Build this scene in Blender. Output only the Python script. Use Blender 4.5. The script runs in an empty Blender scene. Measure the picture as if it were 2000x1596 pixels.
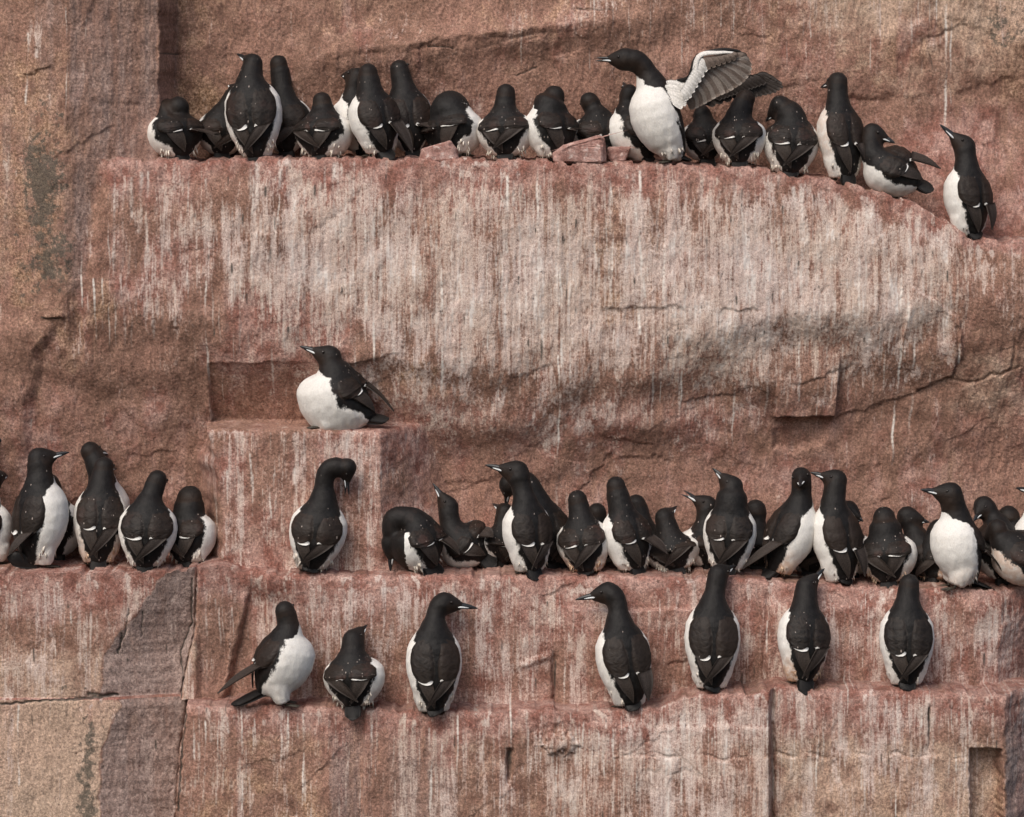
import bpy, math, random
import numpy as np
from mathutils import Vector

# ------------------------------------------------------------------ camera, light, exposure
SC = bpy.context.scene
COL = SC.collection
PX = 1.0 / 600.0                      # one photograph pixel on the reference plane, in metres
DIST = 10.0                           # camera to reference plane (m)
DPX = DIST / PX
HZ = 150.0                            # photograph row the camera is level with

cam_d = bpy.data.cameras.new('camera')
cam = bpy.data.objects.new('camera', cam_d)
COL.objects.link(cam)
cam.location = (0.0, -DIST, (798 - HZ) * PX)
cam.rotation_euler = (math.radians(90), 0, 0)
cam_d.sensor_width = 36.0
cam_d.lens = 36.0 * DIST / (2000 * PX)
cam_d.shift_y = -(798 - HZ) / 2000.0
cam_d.clip_start = 0.5
cam_d.clip_end = 500.0
SC.camera = cam

SUN_DIR = Vector((-0.42, -0.75, 0.95)).normalized()
world = bpy.data.worlds.new('World')
SC.world = world
world.use_nodes = True
wn = world.node_tree
sky = wn.nodes.new('ShaderNodeTexSky')
sky.sky_type = 'NISHITA'
sky.sun_disc = False
sky.sun_elevation = math.asin(SUN_DIR.z)
sky.sun_rotation = math.atan2(SUN_DIR.x, SUN_DIR.y)
sky.air_density = 1.0
sky.dust_density = 4.0
sky.ozone_density = 0.6
wn.links.new(sky.outputs[0], wn.nodes['Background'].inputs[0])
wn.nodes['Background'].inputs[1].default_value = 0.112
sun_d = bpy.data.lights.new('sun', 'SUN')
sun_d.energy = 1.55
sun_d.angle = math.radians(30)
sun_d.color = (1.0, 0.955, 0.895)
sun = bpy.data.objects.new('sun', sun_d)
COL.objects.link(sun)
sun.location = (-4, -8, 8)
sun.rotation_euler = SUN_DIR.to_track_quat('Z', 'Y').to_euler()

SC.view_settings.view_transform = 'Standard'
SC.view_settings.look = 'None'
SC.view_settings.gamma = 1.0
SC.view_settings.use_curve_mapping = False
SC.view_settings.exposure = 0.31
SC.render.engine = 'CYCLES'
SC.cycles.max_bounces = 4
SC.cycles.diffuse_bounces = 3

# ------------------------------------------------------------------ small helpers
def sstep(a, b, x):
    t = np.clip((x - a) / (b - a), 0, 1)
    return t * t * (3 - 2 * t)

def perlin(x, y, seed=0):
    r = np.random.RandomState(seed)
    perm = r.permutation(256)
    ga = r.rand(256) * 2 * np.pi
    gx, gy = np.cos(ga), np.sin(ga)
    xi = np.floor(x).astype(np.int64); yi = np.floor(y).astype(np.int64)
    xf = x - xi; yf = y - yi
    u = xf * xf * xf * (xf * (xf * 6 - 15) + 10)
    v = yf * yf * yf * (yf * (yf * 6 - 15) + 10)
    def g(ix, iy, fx, fy):
        h = perm[(perm[ix & 255] + iy) & 255]
        return gx[h] * fx + gy[h] * fy
    n00 = g(xi, yi, xf, yf); n10 = g(xi + 1, yi, xf - 1, yf)
    n01 = g(xi, yi + 1, xf, yf - 1); n11 = g(xi + 1, yi + 1, xf - 1, yf - 1)
    a = n00 + u * (n10 - n00); b = n01 + u * (n11 - n01)
    return (a + v * (b - a)) * 1.5

def fbm(x, y, octv=4, seed=0, gain=0.5):
    s = 0; a = 1.0
    for i in range(octv):
        s = s + a * perlin(x * 2 ** i + 13.7 * i, y * 2 ** i - 7.3 * i, seed + i)
        a *= gain
    return s

def worley(x, y, seed=0):
    """distance to nearest cell point, and that cell's random value"""
    r = np.random.RandomState(seed)
    rx, ry, rv = r.rand(64, 64), r.rand(64, 64), r.rand(64, 64, 3)
    xi = np.floor(x).astype(int); yi = np.floor(y).astype(int)
    best = np.full(x.shape, 9.0); cell = np.zeros(x.shape + (3,)); ox = np.zeros(x.shape); oy = np.zeros(x.shape)
    for dx in (-1, 0, 1):
        for dy in (-1, 0, 1):
            cx, cy = (xi + dx) & 63, (yi + dy) & 63
            px, py = xi + dx + rx[cx, cy], yi + dy + ry[cx, cy]
            d = (px - x) ** 2 + (py - y) ** 2
            m = d < best
            best = np.where(m, d, best); cell[m] = rv[cx, cy][m]
            ox = np.where(m, x - px, ox); oy = np.where(m, y - py, oy)
    return np.sqrt(best), cell, ox, oy

def curve(pts):
    p = np.array(pts, float)
    return lambda u: np.interp(u, p[:, 0], p[:, 1])

def poly_sd(poly, x, y):
    """signed distance to polygon, negative inside"""
    P = np.array(poly, float)
    d = np.full(x.shape, 1e18); s = np.ones(x.shape)
    n = len(P)
    for i in range(n):
        a, b = P[i], P[i - 1]
        ex, ey = b - a
        wx, wy = x - a[0], y - a[1]
        t = np.clip((wx * ex + wy * ey) / (ex * ex + ey * ey), 0, 1)
        d = np.minimum(d, (wx - ex * t) ** 2 + (wy - ey * t) ** 2)
        c1 = y >= a[1]; c2 = y < b[1]; c3 = ex * wy > ey * wx
        flip = (c1 & c2 & c3) | (~c1 & ~c2 & ~c3)
        s = np.where(flip, -s, s)
    return s * np.sqrt(d)

def line_d(pts, x, y):
    P = np.array(pts, float)
    d = np.full(x.shape, 1e18)
    for a, b in zip(P[:-1], P[1:]):
        ex, ey = b - a
        wx, wy = x - a[0], y - a[1]
        t = np.clip((wx * ex + wy * ey) / (ex * ex + ey * ey), 0, 1)
        d = np.minimum(d, (wx - ex * t) ** 2 + (wy - ey * t) ** 2)
    return np.sqrt(d)

def new_mesh(name, verts, faces, mat, smooth=True):
    me = bpy.data.meshes.new(name)
    me.from_pydata([tuple(v) for v in verts], [], [tuple(f) for f in faces])
    me.validate(); me.update()
    if smooth:
        me.polygons.foreach_set('use_smooth', [True] * len(me.polygons))
    if mat:
        me.materials.append(mat)
    return me

def obj(name, me, parent=None):
    o = bpy.data.objects.new(name, me)
    COL.objects.link(o)
    if parent:
        o.parent = parent
    return o

# ------------------------------------------------------------------ node material helpers
class NT:
    def __init__(self, name):
        self.m = bpy.data.materials.new(name)
        self.m.use_nodes = True
        self.t = self.m.node_tree
        self.b = self.t.nodes['Principled BSDF']
    def n(self, kind, **kw):
        nd = self.t.nodes.new(kind)
        for k, v in kw.items():
            setattr(nd, k, v)
        return nd
    def put(self, sock, v):
        if hasattr(v, 'is_linked') or isinstance(v, bpy.types.NodeSocket):
            self.t.links.new(v, sock)
        elif isinstance(v, (tuple, list)):
            sock.default_value = (*v, 1.0) if len(v) == 3 and sock.type == 'RGBA' else v
        else:
            sock.default_value = v
    def math(self, op, a, b=0.0, c=None, clamp=False):
        nd = self.n('ShaderNodeMath', operation=op, use_clamp=clamp)
        self.put(nd.inputs[0], a); self.put(nd.inputs[1], b)
        if c is not None:
            self.put(nd.inputs[2], c)
        return nd.outputs[0]
    def mix(self, f, a, b, blend='MIX'):
        nd = self.n('ShaderNodeMix', data_type='RGBA', blend_type=blend)
        self.put(nd.inputs[0], f); self.put(nd.inputs[6], a); self.put(nd.inputs[7], b)
        return nd.outputs[2]
    def rng(self, v, a, b, c=0.0, d=1.0, smooth=True):
        nd = self.n('ShaderNodeMapRange', interpolation_type='SMOOTHSTEP' if smooth else 'LINEAR')
        self.put(nd.inputs[0], v)
        for i, q in enumerate((a, b, c, d)):
            self.put(nd.inputs[1 + i], q)
        return nd.outputs[0]
    def attr(self, name):
        return self.n('ShaderNodeAttribute', attribute_name=name)
    def coord(self, scale=(1, 1, 1)):
        tc = self.n('ShaderNodeTexCoord')
        mp = self.n('ShaderNodeMapping')
        mp.inputs['Scale'].default_value = scale
        self.t.links.new(tc.outputs['Object'], mp.inputs[0])
        return mp.outputs[0]
    def noise(self, vec, scale, detail=3, rough=0.55, dist=0.0):
        nd = self.n('ShaderNodeTexNoise')
        self.put(nd.inputs['Vector'], vec)
        nd.inputs['Scale'].default_value = scale
        nd.inputs['Detail'].default_value = detail
        nd.inputs['Roughness'].default_value = rough
        nd.inputs['Distortion'].default_value = dist
        return nd.outputs[0]
    def bump(self, h, strength, dist, prev=None):
        nd = self.n('ShaderNodeBump')
        self.put(nd.inputs['Height'], h)
        nd.inputs['Strength'].default_value = strength
        nd.inputs['Distance'].default_value = dist
        if prev:
            self.t.links.new(prev, nd.inputs['Normal'])
        return nd.outputs[0]

def rock_material():
    N = NT('guano_stained_sandstone')
    c1 = N.coord((1, 1, 1)); cs = N.coord((1, 1, 0.04)); cs2 = N.coord((1, 1, 0.075))
    A = N.attr('rock_tint'); B = N.attr('rock_cover')
    sa = N.n('ShaderNodeSeparateColor'); N.t.links.new(A.outputs['Color'], sa.inputs[0])
    sb = N.n('ShaderNodeSeparateColor'); N.t.links.new(B.outputs['Color'], sb.inputs[0])
    guano, pink, ochre = sa.outputs; grey = A.outputs['Alpha']
    lichen, tan, streak = sb.outputs; dark = B.outputs['Alpha']
    big = N.noise(c1, 3.2, 4); mid = N.noise(c1, 17, 4, 0.6); fine = N.noise(c1, 120, 3, 0.65); grit = N.noise(c1, 260, 2, 0.7)
    str1 = N.noise(cs, 66, 4, 0.6, 0.25); str2 = N.noise(cs2, 160, 3, 0.6, 0.3); strb = N.noise(N.coord((1, 1, .07)), 16, 3, 0.6, 0.3)
    col = N.mix(N.rng(mid, 0.3, 0.7), (0.200, 0.112, 0.082), (0.340, 0.206, 0.155))
    col = N.mix(N.rng(big, 0.42, 0.68), col, (0.33, 0.190, 0.145))
    # sandstone grains
    def add(a, b): return N.math('ADD', a, b)
    def mul(a, b): return N.math('MULTIPLY', a, b)
    def jit(mask, noise, amp, lo=0.25, hi=0.75):
        return N.rng(add(mask, mul(add(noise, -0.5), amp)), lo, hi)
    col = N.mix(jit(ochre, mid, 1.1), col, N.mix(N.rng(fine, 0.35, 0.65), (0.29, 0.172, 0.104), (0.45, 0.30, 0.205)))
    col = N.mix(jit(tan, mid, 1.0), col, N.mix(N.rng(big, 0.3, 0.7), (0.52, 0.37, 0.285), (0.46, 0.345, 0.265)))
    col = N.mix(jit(grey, strb, 0.9), col, N.mix(N.rng(N.noise(N.coord((1, 1, .8)), 34, 5, .7), 0.33, 0.67), (0.25, 0.182, 0.163), (0.40, 0.31, 0.28)))
    pk = N.mix(N.rng(mid, 0.35, 0.65), (0.265, 0.122, 0.096), (0.44, 0.28, 0.24))
    col = N.mix(jit(pink, strb, 1.2), col, pk)
    sp = N.rng(fine, 0.32, 0.68, 0.62, 1.38, False)
    col = N.mix(1.0, col, sp, 'MULTIPLY')
    sp2 = N.rng(grit, 0.32, 0.68, 0.64, 1.36, False)
    col = N.mix(1.0, col, sp2, 'MULTIPLY')
    # white grains and rusty grains
    wg = N.noise(c1, 95, 2, 0.8)
    col = N.mix(mul(N.rng(wg, 0.66, 0.74), 0.55), col, (0.56, 0.44, 0.38))
    rg = N.noise(c1, 70, 3, 0.7)
    col = N.mix(mul(N.rng(rg, 0.63, 0.75), 0.55), col, (0.13, 0.04, 0.03))
    col = N.mix(1.0, col, (0.94, 0.915, 0.895), 'MULTIPLY')
    # guano wash: thin film broken in vertical runs
    g = add(guano, mul(add(strb, -0.5), 1.25)); g = add(g, mul(add(str1, -0.5), 1.45)); g = add(g, mul(add(str2, -0.5), 0.95))
    g = add(g, mul(add(fine, -0.5), 0.75))
    g = add(g, mul(add(mid, -0.5), 0.5))
    gw = N.mix(N.rng(big, 0.35, 0.65), (0.73, 0.615, 0.56), (0.69, 0.575, 0.485))
    gw = N.mix(N.rng(grit, 0.3, 0.7), N.mix(0.7, gw, (0.29, 0.175, 0.145)), gw)
    col = N.mix(mul(N.rng(g, 0.32, 0.82), 0.88), col, gw)
    col = N.mix(mul(N.rng(g, 0.85, 1.3), 0.85), col, (0.74, 0.68, 0.635))
    # runs, dark dashes and painted ledge-top shade placed on the mesh
    st = mul(streak, N.rng(fine, 0.28, 0.6, 0.45, 1.0))
    col = N.mix(N.rng(st, 0.08, 0.75), col, (0.74, 0.68, 0.62))
    ln = N.noise(c1, 42, 4, 0.7)
    col = N.mix(mul(jit(lichen, ln, 2.2, 0.45, 0.75), 0.82), col, N.mix(N.rng(grit, .35, .65), (0.055, 0.05, 0.042), (0.13, 0.115, 0.09)))
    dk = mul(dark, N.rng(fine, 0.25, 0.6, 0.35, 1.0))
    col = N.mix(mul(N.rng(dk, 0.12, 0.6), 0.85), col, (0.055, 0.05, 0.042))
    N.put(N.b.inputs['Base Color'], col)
    N.b.inputs['Roughness'].default_value = 0.85
    N.b.inputs['Specular IOR Level'].default_value = 0.25
    pit = N.noise(N.coord((1, 1, 0.6)), 80, 3, 0.75)
    col = N.mix(mul(N.rng(pit, 0.36, 0.27), 0.75), col, (0.075, 0.045, 0.036))
    N.put(N.b.inputs['Base Color'], col)
    h = N.math('ADD', mul(fine, 0.9), mul(grit, 0.55))
    h = add(h, mul(str2, 0.6))
    h = N.math('ADD', h, mul(N.rng(pit, 0.25, 0.4), 0.8))
    b = N.bump(h, 0.5, 0.005)
    N.put(N.b.inputs['Normal'], b)
    return N.m

# ------------------------------------------------------------------ the cliff
lip1 = curve([(-900, 302), (215, 311), (700, 308), (1000, 311), (1290, 317), (1400, 325), (1490, 328), (1600, 347), (1700, 366),
              (1790, 398), (1850, 432), (1890, 458), (1935, 468), (2000, 468), (2900, 470)])
lip2 = curve([(-900, 1116), (0, 1118), (330, 1117), (420, 1104), (470, 1116), (640, 1123), (880, 1125), (1200, 1127), (1450, 1129),
              (1600, 1145), (1750, 1150), (2000, 1157), (2900, 1165)])
lip3 = curve([(-900, 1384), (360, 1384), (480, 1383), (600, 1386), (750, 1392), (900, 1398), (970, 1393), (1120, 1391), (1290, 1388),
              (1335, 1357), (1450, 1352), (1490, 1341), (1600, 1341), (1680, 1348), (1800, 1346), (1900, 1350), (2000, 1353), (2900, 1355)])
bulge = curve([(-900, 560), (200, 560), (300, 585), (480, 612), (600, 648), (700, 690), (900, 690), (1100, 705), (1250, 690), (1290, 662), (1450, 622),
               (1560, 592), (1750, 600), (1850, 570), (2000, 600), (2900, 600)])
wnom = curve([(-900, 0), (330, 0), (700, -5), (830, -40), (1120, -120), (1390, -210), (3000, -210)])

def ledge_noise(u, seed):
    n = 2.6 * fbm(u / 55.0, u * 0 + seed * 3.1, 3, seed) + 1.2 * perlin(u / 9.0, u * 0 + seed, seed + 9)
    n = n + 5.0 * sstep(0.22, 0.36, perlin(u / 38.0, u * 0 + 5.5 * seed, seed + 19)) + 3.0 * sstep(0.2, 0.3, perlin(u / 17.0, u * 0 + 2.5 * seed, seed + 29))
    return n * (1.6 if seed == 1 else 1.0) ** 0.5 + (4.5 * perlin(u / 45.0, u * 0, 35) * sstep(1480, 1560, u) if seed == 1 else 0)

def relief(u, v, amp=1.0):
    """rock relief in pixels, shared by every face"""
    r = 9.0 * fbm(u / 210, v / 260, 3, 21) + 2.4 * fbm(u / 60, v / 110, 3, 31)
    d, c, ox, oy = worley(u / 120 + 0.25 * perlin(u / 70, v / 70, 3), v / 165 + 0.25 * perlin(u / 80, v / 60, 4), 5)
    r = r + (4.5 * (ox * (c[..., 0] - 0.5) + oy * (c[..., 1] - 0.5)) + 3.0 * (c[..., 2] - 0.5)) * sstep(0.72, 0.35, d)
    r = r + 2.2 * np.abs(perlin(u / 34, v / 120, 43)) + 1.0 * np.abs(perlin(u / 85, v / 70, 44))
    r = r + 1.6 * fbm(u / 17, v / 30, 3, 41) + 1.3 * perlin(u / 7.0, v / 26.0, 51) + 0.9 * perlin(u / 4.6, v / 5.2, 52)
    return r * amp

def depth_map(u, v):
    """depth behind the reference plane (pixels) of faces between the ledges; the zone decides which face"""
    l1, l2, l3 = lip1(u), lip2(u), lip3(u)
    wu = u + 5 * perlin(u / 45, v / 45, 61) + 2 * perlin(u / 13, v / 13, 62)
    wv = v + 5 * perlin(u / 45, v / 45, 63) + 2 * perlin(u / 13, v / 13, 64)
    # back wall above the first ledge, with slanting swells
    A = 175 + 25 * sstep(120, 310, v) - 22 * np.exp(-((v - (118 - (u - 620) * 0.13)) / 40) ** 2) * sstep(480, 700, u) * sstep(1450, 1150, u)
    A = A + 9 * sstep(0, 18, wv - (100 - (u - 620) * 0.12)) * sstep(600, 700, u) * sstep(1250, 1050, u)
    A = A - 25 * sstep(1480, 1800, u) * sstep(280, 60, v)
    slope_r = sstep(1500, 1900, u)
    A = A - 90 * slope_r * sstep(120, 460, v)
    # the column at upper left
    colw = np.interp(u, [-900, -300, 0, 95, 130, 300], [240, 130, 26, 0, -12, 48]) + 10 * sstep(330, 120, v)
    cs = np.where(u > 300, colw + 5.0 * np.maximum(0, wu - 303), colw)
    A = np.minimum(A, cs)
    # face under the first ledge
    bl = bulge(u) + 9 * perlin(u / 60, v * 0, 66)
    left = sstep(226, 190, wu + 0.16 * (v - 310))
    L1 = -12 * sstep(0, 120, v - l1) + 6 * np.exp(-np.maximum(v - l1, 0) / 7.0)
    colf = np.interp(u, [-900, -300, 0, 95, 130, 300], [240, 130, 26, 0, -12, 48])
    L1 = L1 * (1 - left) + colf * left
    t = np.clip((v + 26 * perlin(u / 110, v / 80, 77) - bl) / (960 - bl), 0, 1)
    rec = 84 * (0.35 * t + 0.65 * t * t * (3 - 2 * t))
    rightfac = sstep(1230, 1400, u) * sstep(1900, 1800, u)
    rec = rec + rightfac * 13 * sstep(0, 95, v - bl) * sstep(880, 760, v)
    L1 = L1 * (1 - 0.8 * sstep(0, 300, v - bl)) + rec
    # left: the facet that runs down from the broken edge at (110,620)
    dl = wu - np.interp(v, [560, 620, 690, 870, 1000], [150, 112, 60, 22, 0])
    L1 = L1 - 15 * sstep(26, -6, dl) * sstep(600, 660, v) * sstep(1010, 880, v)
    L1 = L1 - 9 * sstep(4, -4, wv - 622) * sstep(138, 120, wu) * sstep(70, 84, wu) * sstep(560, 620, v)
    # notch with a small shelf, and the pillar under it
    nu = wu * 0.25 + u * 0.75; nv = wv * 0.6 + v * 0.4
    ntop = np.interp(nu, [402, 560, 690, 770, 850], [713, 707, 712, 690, 700])
    ndep = np.minimum(np.maximum(0, nu - 402) * 9, 27 * (1 - np.exp(-np.maximum(0, nv - ntop) / 55)) + 3 * (nv > ntop))
    ndep = ndep * sstep(850, 640, nu + 0.3 * (v - 760)) * (v < 842) * (nu > 402)
    L1 = L1 + ndep
    pil = -62 + 0.05 * (v - 840) * 0 + np.interp(u, [400, 740], [6, -4]) + 8 * np.exp(-np.maximum(v - 838, 0) / 6.0)
    top = np.maximum(0, 838 + 2 * perlin(u / 30, u * 0, 68) - v) * 34
    side = np.maximum(0, wu * 0.6 + u * 0.4 - 742) * 1.05 * sstep(1180, 900, v) + np.maximum(0, wu * 0.6 + u * 0.4 - 742) * 0.25
    pe = np.interp(v, [838, 870, 960, 1110], [404, 414, 426, 432]) + 5 * perlin(v / 30, v * 0, 141)
    lside = np.maximum(0, pe - (wu * 0.5 + u * 0.5)) * np.interp(v, [845, 900, 1110], [9, 3.0, 2.2])
    L1 = np.minimum(L1, pil + top + side + lside)
    # overhanging block at right
    qu = wu * 0.25 + u * 0.75; qv = wv * 0.2 + v * 0.8
    qm = sstep(1643.5, 1640, qu + 0.03 * (v - 780)) * sstep(826, 823, qv) * sstep(680, 770, v) * sstep(1380, 1500, qu)
    qm = qm * np.where(qu < 1522, sstep(826, 740, qv + (1522 - qu) * 0.25), 1)
    L1 = L1 - 26 * qm
    # niche shade under it
    q2 = poly_sd([(1520, 826), (1640, 824), (1620, 880), (1560, 900), (1522, 890)], wu, wv)
    L1 = L1 + 14 * sstep(6, -14, q2)
    # cracks right
    for pts, dep, wd in (([(1800, 772), (1835, 752), (1862, 748), (1900, 755), (1926, 744), (1940, 732), (1965, 730), (2000, 720)], 4, 2.6), ([(1868, 640), (1880, 700), (1866, 745)], 5, 3.0),
                         ([(1985, 670), (1982, 720), (1960, 735)], 5, 2.6)):
        L1 = L1 + dep * np.exp(-(line_d(pts, wu, wv) / wd) ** 2)
    L1 = L1 - 8 * sstep(3, -3, poly_sd([(1780, 560), (1872, 620), (1885, 700), (1864, 742), (1800, 770), (1760, 680)], wu, wv))
    # second tier
    L2 = -120 + 8 * np.exp(-np.maximum(v - l2, 0) / 7.0) + 14 * sstep(60, 260, v - l2) * sstep(480, 560, u)
    fb = np.interp(v, [1115, 1190, 1290, 1384], [325, 272, 190, 184]) + 4 * perlin(v / 14, v * 0, 71)
    fe = np.interp(v, [1115, 1250, 1384], [384, 372, 340]) + 3 * perlin(v / 20, v * 0, 72)
    fw = -120 + 0.30 * np.maximum(0, u - fb)
    b3 = -112 + np.interp(u, [370, 480], [-8, 20])
    eb = np.interp(v, [1115, 1150, 1330, 1384], [470, 490, 442, 430]) + 5 * perlin(v / 25, v * 0, 73)
    b3 = b3 + 52 * sstep(-8, 22, u - eb) * sstep(1120, 1170, v)
    b3 = np.where(u > 560, np.minimum(b3, L2 + 500), b3)
    back = L2 + 22 * sstep(700, 500, u) * sstep(1130, 1200, v)
    L2 = np.where(u < fe, np.minimum(fw, -118 + 0.30 * 130), np.where(u < 520, np.minimum(b3, back + 20), back))
    L2 = L2 + 16 * np.exp(-((u - fe) / 2.6) ** 2) * (u < 420)
    L2 = L2 - 10 * sstep(10, -4, np.abs(u - 366 + (v - 1310) * 0.1) - np.interp(v, [1240, 1310, 1384], [2, 14, 16])) * sstep(1235, 1260, v)
    # small steps across the right half
    L2 = L2 - 9 * sstep(-3, 3, wv - (1192 + 4 * np.sin(u / 60))) * sstep(1080, 1130, u) * sstep(1380, 1330, u)
    L2 = L2 - 8 * sstep(-3, 3, wu - 1498) * sstep(1160, 1200, v) + 10 * np.exp(-((wu - 1500) / 3.5) ** 2) * sstep(1150, 1180, v)
    L2 = L2 + 11 * np.exp(-((wu - 1083) / 4) ** 2) * sstep(1280, 1300, v) * sstep(1480, 1440, v)
    L2 = L2 - 6 * sstep(14, 0, np.abs(wv - 1298 - (1070 - u) * 0.3)) * sstep(990, 1040, u) * sstep(1090, 1060, u)
    L2 = L2 + 0.9 * np.maximum(0, wu - 1962) + 14 * sstep(1900, 1970, u)
    # bottom tier
    L3 = -212 + 6 * np.exp(-np.maximum(v - l3, 0) / 7.0)
    gb = np.interp(v, [1384, 1400, 1470, 1530, 1700], [214, 222, 186, 180, 190]) + 4 * perlin(v / 14, v * 0, 74)
    ge = np.interp(v, [1384, 1480, 1700], [360, 345, 330]) + 3 * perlin(v / 20, v * 0, 75)
    f3 = -120 - 6 + 0.28 * np.maximum(0, u - gb)
    left3 = np.minimum(f3, -60)
    q = L3 + np.interp(u, [360, 620, 640, 705, 712, 780, 1130, 1500, 1512, 1700, 1890], [44, 20, 22, 40, 28, 32, 26, -4, 20, 12, 2])
    q = q + 5 * sstep(1, -1, np.abs(((u / 90) % 1) - 0.5) - 0.2) * sstep(640, 700, u) * sstep(1180, 1100, u)
    q = q - 3.5 * sstep(-7, 7, wv + 8 * perlin(u / 30, v * 0, 131) - 1420 - 5 * np.sin(u / 40)) * sstep(1130, 1160, u) * sstep(1512, 1506, u)
    q = q - 1.5 * sstep(-8, 8, wv + 9 * perlin(u / 34, v * 0, 121) - 1478) * sstep(1130, 1160, u) + 4 * np.exp(-((wv + 9 * perlin(u / 34, v * 0, 121) - 1478) / 3) ** 2) * sstep(1200, 1250, u) * sstep(1900, 1850, u) * sstep(-.25, .3, perlin(u / 60, v * 0, 122))
    q = q + 13 * np.exp(-((wu + 3 * perlin(v / 18, v * 0, 123) - 1510) / 3.6) ** 2) * sstep(1330, 1370, v)
    q = q + 9 * np.exp(-((wu - 1815) / 2.6) ** 2) * sstep(1370, 1390, v) * sstep(1480, 1440, v)
    q = q + 14 * np.exp(-((wu - 994) / 4.5) ** 2) * sstep(1465, 1475, v) * sstep(1545, 1525, v)
    kx = u + 14 * perlin(u / 22, v / 22, 124) + 5 * perlin(u / 8, v / 8, 125); ky = v + 12 * perlin(u / 20, v / 20, 126) + 5 * perlin(u / 7, v / 7, 127)
    q = q - 11 * np.sqrt(np.clip(1 - ((kx - 1092) / 36) ** 2 - ((ky - 1458) / 24) ** 2, 0, 1))
    nn = poly_sd([(1893, 1462), (1958, 1462), (1962, 1700), (1897, 1700)], wu * .3 + u * .7, wv * .3 + v * .7)
    q = q + 42 * sstep(2, -9, nn + 3 * perlin(u / 12, v / 12, 128))
    q = q + 1.1 * np.maximum(0, wu - 1962)
    L3 = np.where(u < ge, left3, q)
    L3 = L3 + 14 * np.exp(-((u - ge + 4) / 3.0) ** 2) * (u < 420)
    return A, L1, L2, L3, (wu, wv)

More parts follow.
